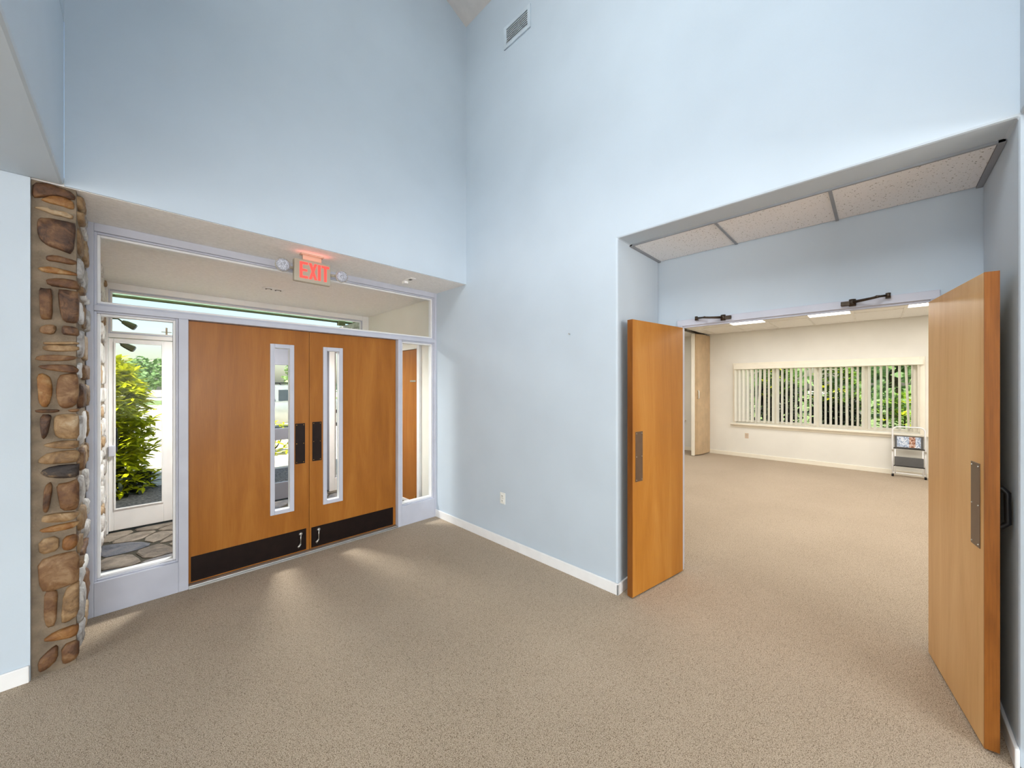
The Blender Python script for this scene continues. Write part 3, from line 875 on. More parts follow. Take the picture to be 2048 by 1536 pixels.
# ================================================================== STONE PIER
PIER=[
('b',[(-0.405,2.704),(-0.333,2.718),(-0.269,2.706),(-0.245,2.687),(-0.254,2.661),(-0.31,2.668),(-0.361,2.64),(-0.402,2.63)]),
('o',[(-0.361,2.627),(-0.324,2.658),(-0.284,2.664),(-0.254,2.656),(-0.248,2.616),(-0.263,2.611),(-0.296,2.616),(-0.336,2.618)]),
('t',[(-0.386,2.574),(-0.347,2.587),(-0.324,2.577),(-0.29,2.584),(-0.254,2.572),(-0.257,2.553),(-0.29,2.556),(-0.324,2.556),(-0.353,2.565)]),
('k',[(-0.372,2.498),(-0.356,2.521),(-0.251,2.522),(-0.245,2.506),(-0.254,2.359),(-0.304,2.374),(-0.336,2.383),(-0.364,2.407),(-0.371,2.45)]),
('b',[(-0.343,2.314),(-0.319,2.327),(-0.245,2.319),(-0.239,2.302),(-0.257,2.291),(-0.304,2.296),(-0.339,2.295)]),
('o',[(-0.371,2.249),(-0.324,2.262),(-0.245,2.247),(-0.239,2.232),(-0.299,2.229),(-0.353,2.228)]),
('b',[(-0.342,2.188),(-0.299,2.201),(-0.239,2.2),(-0.23,2.178),(-0.227,2.151),(-0.269,2.152),(-0.336,2.158)]),
('b',[(-0.368,2.145),(-0.347,2.167),(-0.327,2.153),(-0.324,1.981),(-0.353,1.975),(-0.363,1.981),(-0.367,2.052)]),
('k',[(-0.3,2.163),(-0.281,2.18),(-0.233,2.176),(-0.221,2.122),(-0.218,1.991),(-0.239,1.969),(-0.281,1.973),(-0.293,2.018)]),
('b',[(-0.365,1.922),(-0.339,1.937),(-0.312,1.935),(-0.31,1.915),(-0.322,1.886),(-0.364,1.891)]),
('k',[(-0.287,1.934),(-0.257,1.935),(-0.221,1.925),(-0.221,1.887),(-0.257,1.888),(-0.288,1.892)]),
('t',[(-0.35,1.841),(-0.31,1.842),(-0.233,1.851),(-0.227,1.837),(-0.275,1.833),(-0.347,1.828)]),
('t',[(-0.351,1.82),(-0.299,1.828),(-0.233,1.825),(-0.23,1.802),(-0.299,1.793),(-0.353,1.798)]),
('b',[(-0.37,1.764),(-0.299,1.772),(-0.233,1.764),(-0.257,1.745),(-0.31,1.737),(-0.378,1.739)]),
('b',[(-0.37,1.706),(-0.324,1.716),(-0.257,1.717),(-0.233,1.694),(-0.239,1.673),(-0.299,1.679),(-0.35,1.691)]),
('o',[(-0.375,1.65),(-0.353,1.659),(-0.33,1.632),(-0.326,1.56),(-0.339,1.493),(-0.356,1.489),(-0.37,1.516),(-0.374,1.583)]),
('b',[(-0.301,1.647),(-0.263,1.659),(-0.233,1.657),(-0.227,1.535),(-0.245,1.489),(-0.281,1.479),(-0.299,1.496),(-0.309,1.551)]),
('b',[(-0.381,1.468),(-0.304,1.465),(-0.304,1.45),(-0.375,1.451)]),
('b',[(-0.269,1.461),(-0.218,1.467),(-0.218,1.446),(-0.257,1.446)]),
('k',[(-0.364,1.46),(-0.33,1.463),(-0.33,1.409),(-0.342,1.329),(-0.358,1.308),(-0.364,1.367)]),
('t',[(-0.313,1.426),(-0.275,1.438),(-0.233,1.431),(-0.224,1.383),(-0.227,1.304),(-0.263,1.303),(-0.307,1.316),(-0.316,1.367)]),
('t',[(-0.353,1.271),(-0.299,1.286),(-0.233,1.281),(-0.221,1.27),(-0.233,1.244),(-0.275,1.242),(-0.333,1.256)]),
('t',[(-0.364,1.197),(-0.333,1.224),(-0.245,1.227),(-0.221,1.214),(-0.221,1.181),(-0.239,1.161),(-0.333,1.165),(-0.364,1.174)]),
('x',[(-0.361,1.125),(-0.324,1.146),(-0.227,1.145),(-0.224,1.13),(-0.233,1.076),(-0.296,1.08),(-0.347,1.098)]),
('b',[(-0.351,1.033),(-0.336,1.053),(-0.326,1.047),(-0.327,0.983),(-0.339,0.905),(-0.353,0.908),(-0.356,0.954)]),
('b',[(-0.307,1.038),(-0.269,1.04),(-0.227,1.056),(-0.224,0.91),(-0.245,0.896),(-0.29,0.902),(-0.299,0.973)]),
('t',[(-0.354,0.877),(-0.324,0.883),(-0.227,0.873),(-0.224,0.854),(-0.257,0.83),(-0.356,0.844)]),
('o',[(-0.367,0.804),(-0.324,0.815),(-0.23,0.818),(-0.224,0.802),(-0.257,0.783),(-0.347,0.785)]),
('o',[(-0.282,0.738),(-0.239,0.744),(-0.227,0.715),(-0.239,0.676),(-0.263,0.665),(-0.286,0.678)]),
('t',[(-0.369,0.746),(-0.304,0.753),(-0.302,0.677),(-0.365,0.671)]),
('b',[(-0.367,0.627),(-0.294,0.642),(-0.215,0.637),(-0.211,0.493),(-0.235,0.478),(-0.347,0.46),(-0.365,0.527)]),
('b',[(-0.351,0.453),(-0.311,0.443),(-0.307,0.403),(-0.313,0.267),(-0.343,0.266),(-0.353,0.326)]),
('t',[(-0.282,0.429),(-0.223,0.467),(-0.215,0.414),(-0.223,0.288),(-0.271,0.263),(-0.29,0.275)]),
('o',[(-0.354,0.191),(-0.313,0.219),(-0.235,0.225),(-0.219,0.199),(-0.239,0.165),(-0.313,0.177)]),
('b',[(-0.373,0.083),(-0.332,0.127),(-0.307,0.138),(-0.306,0.065),(-0.343,0.031),(-0.369,0.028)]),
('b',[(-0.288,0.123),(-0.219,0.131),(-0.223,0.04),(-0.271,0.025),(-0.288,0.038)]),
]


def fieldstone(outline, rise, rnd, to3):
    """one rough stone: outline softened, face bulged and uneven. to3(u, v, h) maps to space"""
    pts = []
    n = len(outline)
    for i in range(n):
        p, q = outline[i], outline[(i + 1) % n]
        pts.append((p[0] * 0.78 + q[0] * 0.22, p[1] * 0.78 + q[1] * 0.22))
        pts.append((p[0] * 0.22 + q[0] * 0.78, p[1] * 0.22 + q[1] * 0.78))
    m = len(pts)
    cx = sum(p[0] for p in pts) / m
    cy = sum(p[1] for p in pts) / m
    v, f = [], []
    for s, h in ((1.0, -0.01), (1.0, rise * 0.45), (0.90, rise * 0.92), (0.52, rise * 1.08)):
        for x, y in pts:
            j = 0.0 if h < 0 else rnd.uniform(-0.0035, 0.0035)
            v.append(to3(cx + (x - cx) * s + j * 0.5, cy + (y - cy) * s + j * 0.5, h + j))
    c = len(v)
    v.append(to3(cx, cy, rise * (1.05 + rnd.uniform(-0.1, 0.15))))
    for k in range(3):
        for i in range(m):
            j = (i + 1) % m
            f.append((k * m + i, k * m + j, (k + 1) * m + j, (k + 1) * m + i))
    for i in range(m):
        f.append((3 * m + i, 3 * m + (i + 1) % m, c))
    return v, f


pier = thing('stone_pier', (-0.31, 3.45, 0), 'brown fieldstone pier with deep mortar joints beside the glazed entry', 'stone pier')
B(-0.398, -0.238, 3.292, 3.86, 0, ZS).build('mortar', M['mortar'], pier)
rp = random.Random(11)
TOP = {7: 2.138, 8: 2.142, 19: 1.440, 20: 1.440}      # neighbours that must not run into the stone above
LOW = {6: 2.152, 17: 1.449, 18: 1.449}
for ip, (c, poly) in enumerate(PIER):
    gx = sum(q[0] for q in poly) / len(poly)
    gz = sum(q[1] for q in poly) / len(poly)
    poly = [(min(max(gx + (x - gx) * 1.10, -0.393), -0.226), min(max(gz + (z - gz) * 1.13, LOW.get(ip, 0.012)), TOP.get(ip, 9.0))) for x, z in poly]
    v, f = fieldstone(poly, rp.uniform(0.016, 0.03), rp, lambda u, w, h: (u, 3.292 - h, w))
    MB().raw(v, f).build('stone', M['st_' + c], pier, smooth=True)


def stone_face(root, x, y0, y1, z1, mats, rnd, wmin, wmax, hmin, hmax):
    """courses of fieldstone on a face that looks along +X"""
    z = 0.02
    while z < z1 - 0.04:
        hh = min(rnd.uniform(hmin, hmax), z1 - z)
        y = y0 + 0.006
        while y < y1 - 0.05:
            w = rnd.uniform(wmin, wmax)
            if y + w > y1 - 0.08:
                w = y1 - y - 0.006
            g = 0.010
            a0, a1, b0, b1 = y + g, y + w - g, z + g, z + hh - g
            e = min(0.03, hh * 0.25)
            o = [(a0 + rnd.uniform(0, e), b0 + rnd.uniform(0, e)), (a0 + (a1 - a0) * 0.5, b0 + rnd.uniform(0, e * 0.6)), (a1 - rnd.uniform(0, e), b0 + rnd.uniform(0, e)),
                 (a1 - rnd.uniform(0, e), b1 - rnd.uniform(0, e)), (a0 + (a1 - a0) * 0.45, b1 - rnd.uniform(0, e * 0.6)), (a0 + rnd.uniform(0, e), b1 - rnd.uniform(0, e))]
            v, f = fieldstone(o, rnd.uniform(0.012, 0.026), rnd, lambda u, wv, h: (x + h, u, wv))
            MB().raw(v, f).build('stone', M[rnd.choice(mats)], root, smooth=True)
            y += w
        z += hh


stone_face(pier, -0.238, 3.30, 3.85, ZS, ['st_t', 'st_b', 'st_w', 'st_t', 'st_w'], random.Random(5), 0.18, 0.34, 0.07, 0.22)

vw = tag(B(-0.62, -0.236, 3.97, 6.9, -0.1, ZS).build('wall_vestibule_left', M['mortar']), 'fieldstone side wall coloured pale for daylight, running through the vestibule to the porch', 'wall', None, 'structure')
stone_face(vw, -0.236, 3.98, 5.96, ZS, ['st_w', 'st_w', 'st_w', 'st_w', 'st_t'], random.Random(9), 0.22, 0.45, 0.09, 0.24)


# ================================================================== THINGS OF THE LOBBY
# exit sign hanging from the soffit
sg = thing('exit_sign', (1.075, 3.47, ZS), 'lit red exit sign with two emergency lamp heads under the soffit', 'exit sign')
B(0.932, 1.222, 3.47, 3.515, 2.482, 2.668).build('housing', M['signgrey'], sg, 0.006)
B(1.00, 1.15, 3.478, 3.507, 2.666, ZS - 0.010).build('canopy', M['signgrey'], sg, 0.004)
B(0.985, 1.165, 3.462, 3.523, ZS - 0.012, ZS).build('ceiling_plate', M['signgrey'], sg, 0.003)


def letter(polys):
    mb = MB()
    for p in polys:
        mb.prism(p, 'y', 3.4655, 3.4705)
    return mb


lz0, lz1 = 2.512, 2.648


def R_(x0, x1, z0, z1):
    return [(x0, z0), (x1, z0), (x1, z1), (x0, z1)]


s_ = 0.019
E0 = 0.975
letter([R_(E0, E0 + s_, lz0, lz1), R_(E0 + s_, E0 + 0.062, lz1 - s_, lz1), R_(E0 + s_, E0 + 0.056, 2.571, 2.589), R_(E0 + s_, E0 + 0.062, lz0, lz0 + s_)]).build('letter_e', M['red'], sg)
X0 = 1.045
mid = (lz0 + lz1) / 2
letter([[(X0, lz1), (X0 + 0.020, lz1), (X0 + 0.064, lz0), (X0 + 0.044, lz0)]]).build('letter_x', M['red'], sg)
MB().prism([(X0 + 0.044, lz1), (X0 + 0.064, lz1), (X0 + 0.020, lz0), (X0, lz0)], 'y', 3.4652, 3.4702).build('letter_x_stroke', M['red'], bpy.data.objects['letter_x'])
letter([R_(1.117, 1.117 + s_ + 0.002, lz0, lz1)]).build('letter_i', M['red'], sg)
letter([R_(1.146, 1.208, lz1 - s_, lz1), R_(1.167, 1.187, lz0, lz1 - s_)]).build('letter_t', M['red'], sg)
for sx, nseg in ((-1, 12), (1, 4)):
    bx = 0.932 if sx < 0 else 1.222
    cx = bx + sx * 0.088
    MB().tube([(bx, 3.495, 2.585), (cx - sx * 0.02, 3.490, 2.59)], 0.012, 8).build('lamp_arm', M['signgrey'], sg, smooth=True)
    hd = MB().tube([(cx + sx * 0.0, 3.505, 2.588), (cx, 3.470, 2.585), (cx, 3.445, 2.582)], [0.034, 0.052, 0.056], nseg if nseg > 4 else 8).build('lamp_head', M['signgrey'], sg, smooth=nseg > 4)
    MB().tube([(cx, 3.447, 2.582), (cx, 3.430, 2.580), (cx, 3.424, 2.579)], [0.053, 0.044, 0.020], nseg if nseg > 4 else 8).build('lens', M['lens'], hd)
gl_ = bpy.data.lights.new('exit_sign_glow', 'AREA')
gl_.shape = 'RECTANGLE'
gl_.size, gl_.size_y, gl_.energy, gl_.color = 0.24, 0.03, 0.10, (1.0, 0.22, 0.16)
go = bpy.data.objects.new('exit_sign_glow', gl_)
COL.objects.link(go)
go.location = (1.077, 3.455, 2.672)
go.rotation_euler = (math.pi, 0, 0)

# small sensor on the soffit
cs = thing('ceiling_sensor', (2.04, 3.55, ZS), 'small off-white sensor on the stucco soffit past the exit sign', 'sensor')
B(2.01, 2.075, 3.46, 3.60, ZS - 0.007, ZS + 0.001).build('base', M['stucco'], cs, 0.004)
B(2.02, 2.065, 3.60, 3.66, ZS - 0.03, ZS + 0.001).build('eye_housing', M['stucco'], cs, 0.006)
B(2.028, 2.058, 3.50, 3.545, ZS - 0.0085, ZS - 0.006).build('lens', M['blackmetal'], cs)

# air vent high on the bright wall
vt = thing('wall_vent', (XR, 2.48, 5.04), 'white louvred air vent high on the bright blue wall', 'vent')
MB().ringx(2.303, 2.657, 4.938, 5.158, 0.036, XR - 0.014, XR).build('frame', plain('vent_frame_paint', (200, 212, 222), 0.5), vt, 0.003)
B(XR - 0.0015, XR + 0.001, 2.335, 2.625, 4.97, 5.126).build('shade_sheet', M['ventshade'], vt)  # thin dark sheet standing for the shade behind the louvres
lv = MB().box(-0.007, 0, -0.143, 0.143, -0.0034, 0.0034).mesh('louvre', plain('vent_louvre_paint', (206, 214, 222), 0.5))
for i in range(7):
    place('louvre', lv, vt, (XR - 0.001, 2.48, 4.986 + i * 0.0205), (0, 0.1, 0))


def outlet(name, x, y, z, mat, label):
    """duplex outlet on a wall that faces -X"""
    t = thing(name, (x, y, z), label, 'outlet')
    B(x - 0.006, x, y - 0.036, y + 0.036, z - 0.057, z + 0.057).build('cover_plate', mat, t, 0.003)
    for dz in (-0.024, 0.024):
        r = B(x - 0.010, x - 0.004, y - 0.018, y + 0.018, z + dz - 0.016, z + dz + 0.016).build('receptacle', mat, t, 0.003)
        for dy in (-0.007, 0.007):
            B(x - 0.0106, x - 0.0096, y + dy - 0.0015, y + dy + 0.0015, z + dz - 0.007, z + dz + 0.007).build('slot', M['slot'], r)
    MB().tube([(x - 0.006, y, z), (x - 0.0078, y, z)], 0.004, 8).build('screw', M['steel'], t)
    return t


outlet('wall_outlet', XR, 2.68, 0.47, M['outlet'], 'white duplex outlet low on the bright blue wall')
outlet('wall_outlet', XFAR, 2.09, 0.478, M['outletbeige'], 'beige outlet below the blinds in the meeting room')
nl = thing('picture_nail', (XR, 1.86, 2.037), 'tiny nail left in the bright blue wall', 'nail')
MB().tube([(XR + 0.005, 1.86, 2.034), (XR - 0.02, 1.86, 2.037)], 0.0022, 6).build('shank', M['steel'], nl)
MB().tube([(XR - 0.02, 1.86, 2.037), (XR - 0.022, 1.86, 2.037)], 0.0055, 8).build('head', M['steel'], nl)


def closer(y_body, y_end, label):
    """door holder arm fixed to the frame head, folded along it"""
    x = XB - 0.012
    s = 1 if y_end > y_body else -1
    t = thing('door_closer', (x, y_body, 2.14), label, 'door closer')
    B(x - 0.022, x, y_body - s * 0.012, y_body + s * 0.055, 2.128, 2.156).build('bracket', M['closer'], t, 0.003)
    MB().tube([(x - 0.012, y_body + s * 0.045, 2.122), (x - 0.012, y_body + s * 0.045, 2.166)], 0.018, 12).build('pivot', M['closer'], t, smooth=True)
    MB().tube([(x - 0.02, y_body + s * 0.045, 2.146), (x - 0.06, y_body + s * 0.13, 2.150), (x - 0.09, y_body + s * 0.17, 2.152)], [0.010, 0.008, 0.008], 8).build('arm', M['closer'], t, smooth=True)
    MB().tube([(x - 0.09, y_body + s * 0.16, 2.152), (x - 0.05, (y_body + y_end) / 2 + s * 0.05, 2.158), (x - 0.02, y_end, 2.164)], [0.009, 0.007, 0.007], 8).build('forearm', M['closer'], t, smooth=True)
    MB().tube([(x - 0.02, y_end, 2.178), (x - 0.02, y_end, 2.15)], 0.012, 10).build('shoe', M['closer'], t, smooth=True)
    B(x - 0.022, x, y_end - 0.012, y_end + 0.012, 2.146, 2.154).build('shoe_plate', M['closer'], t)
    return t


closer(0.84, 1.085, 'dark bronze door closer arm beside the leaf near the blue wall')
closer(0.165, -0.045, 'dark bronze door closer arm beside the leaf with the black pull')

# recessed twin downlight of the vestibule
dl = thing('recessed_light', (1.13, 5.02, ZS), 'oval twin recessed light in the vestibule ceiling', 'ceiling light')
ov = []
for k in range(20):
    a = 2 * math.pi * k / 20
    ov.append((1.133 + 0.11 * math.cos(a), 5.02 + 0.062 * math.sin(a)))
MB().prism(ov, 'z', ZS - 0.010, ZS).build('trim_ring', M['white'], dl, 0.003)
for x in (1.085, 1.18):
    MB().tube([(x, 5.02, ZS - 0.0105), (x, 5.02, ZS - 0.013)], 0.034, 14).build('socket', M['slot'], dl)
    MB().tube([(x, 5.02, ZS - 0.012), (x, 5.02, ZS - 0.020)], [0.022, 0.018], 12).build('bulb', M['white'], dl)
    vl = bpy.data.lights.new('vestibule_fill', 'SPOT')  # spot added under the fixture to brighten the vestibule
    vl.energy, vl.color, vl.spot_size, vl.spot_blend, vl.shadow_soft_size = 300, (1.0, 0.97, 0.93), 2.85, 0.9, 0.20
    vo = bpy.data.objects.new('vestibule_fill', vl)
    COL.objects.link(vo)
    vo.location = (x, 5.02, ZS - 0.03)


# ================================================================== THINGS OF THE MEETING ROOM
LN = {0: 'by the folding partition', 1: 'second from the folding partition', 2: 'third from the folding partition', 3: 'by the end wall', 4: 'last in its row'}
for i, (x0, x1, y0, y1) in enumerate(LIGHT_CELLS):
    row = 'near the blinds' if x0 > 7 else 'in the row nearer the doorway'
    j = i % (len(LIGHT_CELLS) // 2)
    t = thing('ceiling_light', ((x0 + x1) / 2, (y0 + y1) / 2, ZFAR), 'lit ceiling panel light %s, %s' % (row, LN.get(j, 'last in its row')), 'ceiling light', 'panel lights of the meeting room')
    f = MB()
    f.box(x0 + 0.01, x0 + 0.035, y0 + 0.01, y1 - 0.01, ZFAR - 0.004, ZFAR + 0.02).box(x1 - 0.035, x1 - 0.01, y0 + 0.01, y1 - 0.01, ZFAR - 0.004, ZFAR + 0.02)
    f.box(x0 + 0.035, x1 - 0.035, y0 + 0.01, y0 + 0.03, ZFAR - 0.004, ZFAR + 0.02).box(x0 + 0.035, x1 - 0.035, y1 - 0.03, y1 - 0.01, ZFAR - 0.004, ZFAR + 0.02)
    f.build('frame', M['gridwhite'], t)
    B(x0 + 0.035, x1 - 0.035, y0 + 0.03, y1 - 0.03, ZFAR + 0.002, ZFAR + 0.008).build('diffuser', M['panel'], t)

for i, (x0, x1, y0, y1) in enumerate(ADDED_LIGHT_CELLS):
    t = thing('ceiling_light', ((x0 + x1) / 2, (y0 + y1) / 2, ZFAR), 'added panel light brightening the wall beyond the folding partition, %s' % ('near the windows' if i == 0 else 'away from the windows'), 'ceiling light', 'panel lights of the meeting room')
    MB().box(x0, x0 + 0.03, y0, y1, ZFAR - 0.02, ZFAR + 0.004).box(x1 - 0.03, x1, y0, y1, ZFAR - 0.02, ZFAR + 0.004).box(x0 + 0.03, x1 - 0.03, y0, y0 + 0.03, ZFAR - 0.02, ZFAR + 0.004).box(x0 + 0.03, x1 - 0.03, y1 - 0.03, y1, ZFAR - 0.02, ZFAR + 0.004).build('frame', M['gridwhite'], t)
    B(x0 + 0.03, x1 - 0.03, y0 + 0.03, y1 - 0.03, ZFAR - 0.014, ZFAR - 0.006).build('diffuser', M['panel'], t)


# windows of the far wall
def room_window(num, y0, y1, label, posts):
    w = thing('window_%d' % num, (XFAR, (y0 + y1) / 2, wz0), label, 'window', kind='structure')
    x = XFAR
    cs_ = MB()
    cs_.box(x - 0.018, x + 0.002, y1, y1 + 0.062, wz0 - 0.02, wz1 + 0.075).box(x - 0.018, x + 0.002, y0 - 0.062, y0, wz0 - 0.02, wz1 + 0.075)
    cs_.box(x - 0.018, x + 0.002, y0, y1, wz1, wz1 + 0.075)
    cs_.build('casing', M['ivory'], w, 0.004)
    B(x - 0.07, x + 0.10, y0 - 0.10, y1 + 0.10, wz0 - 0.045, wz0 - 0.008).build('sill', M['ivory'], w, 0.006)
    B(x - 0.014, x, y0 - 0.06, y1 + 0.06, wz0 - 0.10, wz0 - 0.045).build('apron', M['ivory'], w, 0.003)
    MB().ringx(y0, y1, wz0 - 0.01, wz1, 0.03, x + 0.03, x + 0.15).build('frame', M['ivory'], w)
    edges = [y0 + 0.03] + posts + [y1 - 0.03]
    for k in range(len(edges) - 1):
        a = edges[k] + (0.02 if k else 0)
        b_ = edges[k + 1] - (0.02 if k < len(edges) - 2 else 0)
        s = MB().ringx(a, b_, wz0 + 0.02, wz1 - 0.03, 0.045, x + 0.06, x + 0.10).build('sash', M['ivory'], w, 0.003)
        B(x + 0.078, x + 0.084, a + 0.04, b_ - 0.04, wz0 + 0.06, wz1 - 0.07).build('pane', M['glass'], s)
        ly = b_ - 0.022 if k % 2 == 0 else a + 0.022
        MB().tube([(x + 0.055, ly, 1.10), (x + 0.04, ly, 1.13), (x + 0.045, ly, 1.20)], 0.006, 6).build('latch', M['brownplate'], s, smooth=True)
    for q in posts:
        B(x + 0.04, x + 0.12, q - 0.02, q + 0.02, wz0, wz1 - 0.02).build('mullion', M['ivory'], w)
    return w


room_window(3, wy0, wy1, 'wide four-sash window behind the vertical blinds', [0.16, 0.865, 1.57])
room_window(4, vy0, vy1, 'second wide window beyond the folding partition', [4.2, 4.9, 5.6])

# vertical blinds
vb = thing('vertical_blind', (XFAR - 0.05, 0.89, 2.0), 'ivory vertical slat blind hanging across the wide window', 'blind')
B(XFAR - 0.10, XFAR - 0.006, wy0 - 0.032, wy1 + 0.024, 1.962, 2.052).build('valance', M['ivory'], vb, 0.004)
sl = MB()
nn = 5
pr = [(-0.0445 + 0.089 * k / (nn - 1), 0.006 * (1 - (2 * k / (nn - 1) - 1) ** 2)) for k in range(nn)]
sl.prism(pr + [(x, y + 0.0012) for x, y in pr[::-1]], 'z', -1.17, 0.0)
slme = sl.mesh('slat', M['slat'])
ns = 37
rb = random.Random(4)
for i in range(ns):
    y = wy1 - 0.015 - (wy1 - wy0 - 0.03) * i / (ns - 1)
    a = -0.36 + rb.uniform(-0.07, 0.07)
    if i < 5:
        a -= 0.30
    tilt = 0.03 if i == 6 else (-0.035 if i == 34 else rb.uniform(-0.004, 0.004))
    place('slat', slme, vb, (XFAR - 0.052, y, 1.965), (tilt, 0, a))

# folding partition stacked against the far wall
fp = thing('folding_partition', (9.2, 2.95, 0), 'tan accordion folding partition stacked against the far wall', 'folding partition')
folds = [[(8.985, 2.935), (9.06, 2.895), (9.075, 2.93), (9.00, 2.965)],
         [(9.055, 2.897), (9.20, 2.870), (9.34, 2.862), (9.34, 2.90), (9.07, 2.935)],
         [(9.335, 2.862), (9.48, 2.852), (9.592, 2.842), (9.592, 2.885), (9.335, 2.90)],
         [(9.00, 2.965), (9.592, 2.93), (9.592, 3.04), (9.02, 3.05)]]
for p in folds:
    MB().prism(p, 'z', 0.02, 2.775).build('fold', M['tan'], fp, 0.010)
B(8.94, 8.995, 2.94, 3.03, 0.02, 2.775).build('lead_panel', M['tan'], fp, 0.006)
B(8.885, 8.942, 2.965, 3.03, 0.008, 2.782).build('lead_post', M['ivory'], fp, 0.006)
MB().tube([(9.01, 2.93, 1.30), (8.985, 2.895, 1.32), (8.985, 2.895, 1.47), (9.01, 2.93, 1.49)], 0.012, 8).build('handle', M['outlet'], fp, smooth=True)
B(3.5, 9.59, 2.955, 3.01, ZFAR - 0.022, ZFAR + 0.004).build('track', M['closer'], fp)

# folded step stool
st = thing('step_stool', (9.43, -0.38, 0), 'folded white step stool with two grey treads leaning under the window', 'step stool')


def sx_(z, off=0.0):
    return 9.385 + 0.095 * z / 0.87 + off


yl, yr = -0.185, -0.575
path = []
for z in (0.03, 0.3, 0.6, 0.80):
    path.append((sx_(z), yl, z))
for k in range(1, 6):
    a = math.pi / 2 * k / 6
    path.append((sx_(0.80 + 0.07 * math.sin(a)), yl - 0.07 * (1 - math.cos(a)), 0.80 + 0.07 * math.sin(a)))
path.append((sx_(0.87), yl - 0.08, 0.87))
path.append((sx_(0.87), yr + 0.08, 0.87))
for k in range(5, 0, -1):
    a = math.pi / 2 * k / 6
    path.append((sx_(0.80 + 0.07 * math.sin(a)), yr + 0.07 * (1 - math.cos(a)), 0.80 + 0.07 * math.sin(a)))
for z in (0.80, 0.6, 0.3, 0.03):
    path.append((sx_(z), yr, z))
MB().tube(path, 0.0125, 8).build('frame_loop', M['white'], st, smooth=True)
for y in (yl - 0.030, yr + 0.030):
    MB().tube([(sx_(0.05, -0.03), y, 0.05), (sx_(0.55, -0.02), y, 0.55)], 0.009, 8).build('rear_leg', M['white'], st, smooth=True)
MB().tube([(sx_(0.07, -0.02), yl, 0.07), (sx_(0.07, -0.02), yr, 0.07)], 0.010, 8).build('rung', M['white'], st, smooth=True)
for y in (yl, yr):
    MB().tube([(sx_(0.0), y, 0.001), (sx_(0.04), y, 0.045)], 0.0155, 8).build('rubber_foot', M['rubber'], st, smooth=True)
    B(sx_(0.45, -0.03), sx_(0.45, -0.005), y - 0.012, y + 0.012, 0.44, 0.475).build('hinge_bracket', M['steel'], st, 0.003)
for z0, z1, nm in ((0.505, 0.715, 'upper'), (0.20, 0.355, 'lower')):
    tr = MB().prism([(sx_(z0, -0.045), z0), (sx_(z0, -0.020), z0), (sx_(z1, -0.020), z1), (sx_(z1, -0.045), z1)], 'y', yr + 0.022, yl - 0.022)
    tr = tr.build('tread', M['treadgrey'], st, 0.006)
    MB().tube([(sx_(z0, -0.034), yl - 0.01, z0 - 0.004), (sx_(z0, -0.034), yr + 0.01, z0 - 0.004)], 0.009, 8).build('tread_edge', M['rubber'], tr, smooth=True)
    if nm == 'upper':
        a0, a1 = z0 + 0.022, z1 - 0.008
        MB().prism([(sx_(a0, -0.0470), a0), (sx_(a0, -0.0450), a0), (sx_(a1, -0.0450), a1), (sx_(a1, -0.0470), a1)], 'y', yr + 0.055, yl - 0.052).build('printed_label', M['print'], tr)


# ================================================================== OUTDOORS
ZG = -0.08
struct('ground', B(-90, 140, 6.1, 190, ZG - 0.3, ZG), M['asphalt'], 'pale sunlit parking lot outside the entry', 'parking lot')
struct('ground', B(-3.5, 2.6, 6.1, 8.6, ZG - 0.01, ZG + 0.006), M['gravel'], 'grey gravel bed in front of the vestibule', 'gravel bed')
struct('lawn', MB().box(9.76, 90, -60, 16, ZG - 0.3, ZG + 0.01).box(-70, 110, 44, 56, ZG - 0.1, ZG + 0.05).box(14, 110, 16, 44, ZG - 0.1, ZG + 0.01), M['lawn'], 'green lawn beyond the parking lot and the windows', 'lawn')
pc = tag(B(-0.62, 2.88, 6.08, 7.03, 2.78, 2.788).build('porch_canopy', M['porch']), 'pale translucent porch canopy outside the outer doors', 'canopy')
MB().tube([(-0.62, 7.035, 2.765), (2.88, 7.035, 2.765)], 0.022, 8).build('edge_pipe', M['olive'], pc, smooth=True)
B(2.855, 2.88, 6.1, 7.03, 2.745, 2.78).build('edge_beam', M['olive'], pc)
B(-0.62, -0.59, 6.1, 7.03, 2.745, 2.78).build('edge_beam', M['olive'], pc)
B(2.60, 2.72, 6.98, 7.08, 2.70, 2.80).build('corner_bracket', M['olive'], pc, 0.01)

# pale brick pier outside, beside the outer sidelight
bp = tag(B(2.745, 3.3, 6.12, 7.4, ZG, 2.72).build('brick_wall', M['mortar']), 'pale painted brick wall outside the outer sidelight', 'wall', None, 'structure')
bk = MB().box(-0.012, 0.004, -0.147, 0.147, -0.044, 0.044).mesh('brick', M['brick'])
for r in range(28):
    z = ZG + 0.05 + r * 0.1
    for c in range(5):
        y = 6.28 + c * 0.305 - (0.15 if r % 2 else 0)
        if y - 0.147 < 6.125 or y + 0.147 > 7.42 or z > 2.68:
            continue
        place('brick', bk, bp, (2.744, y, z))

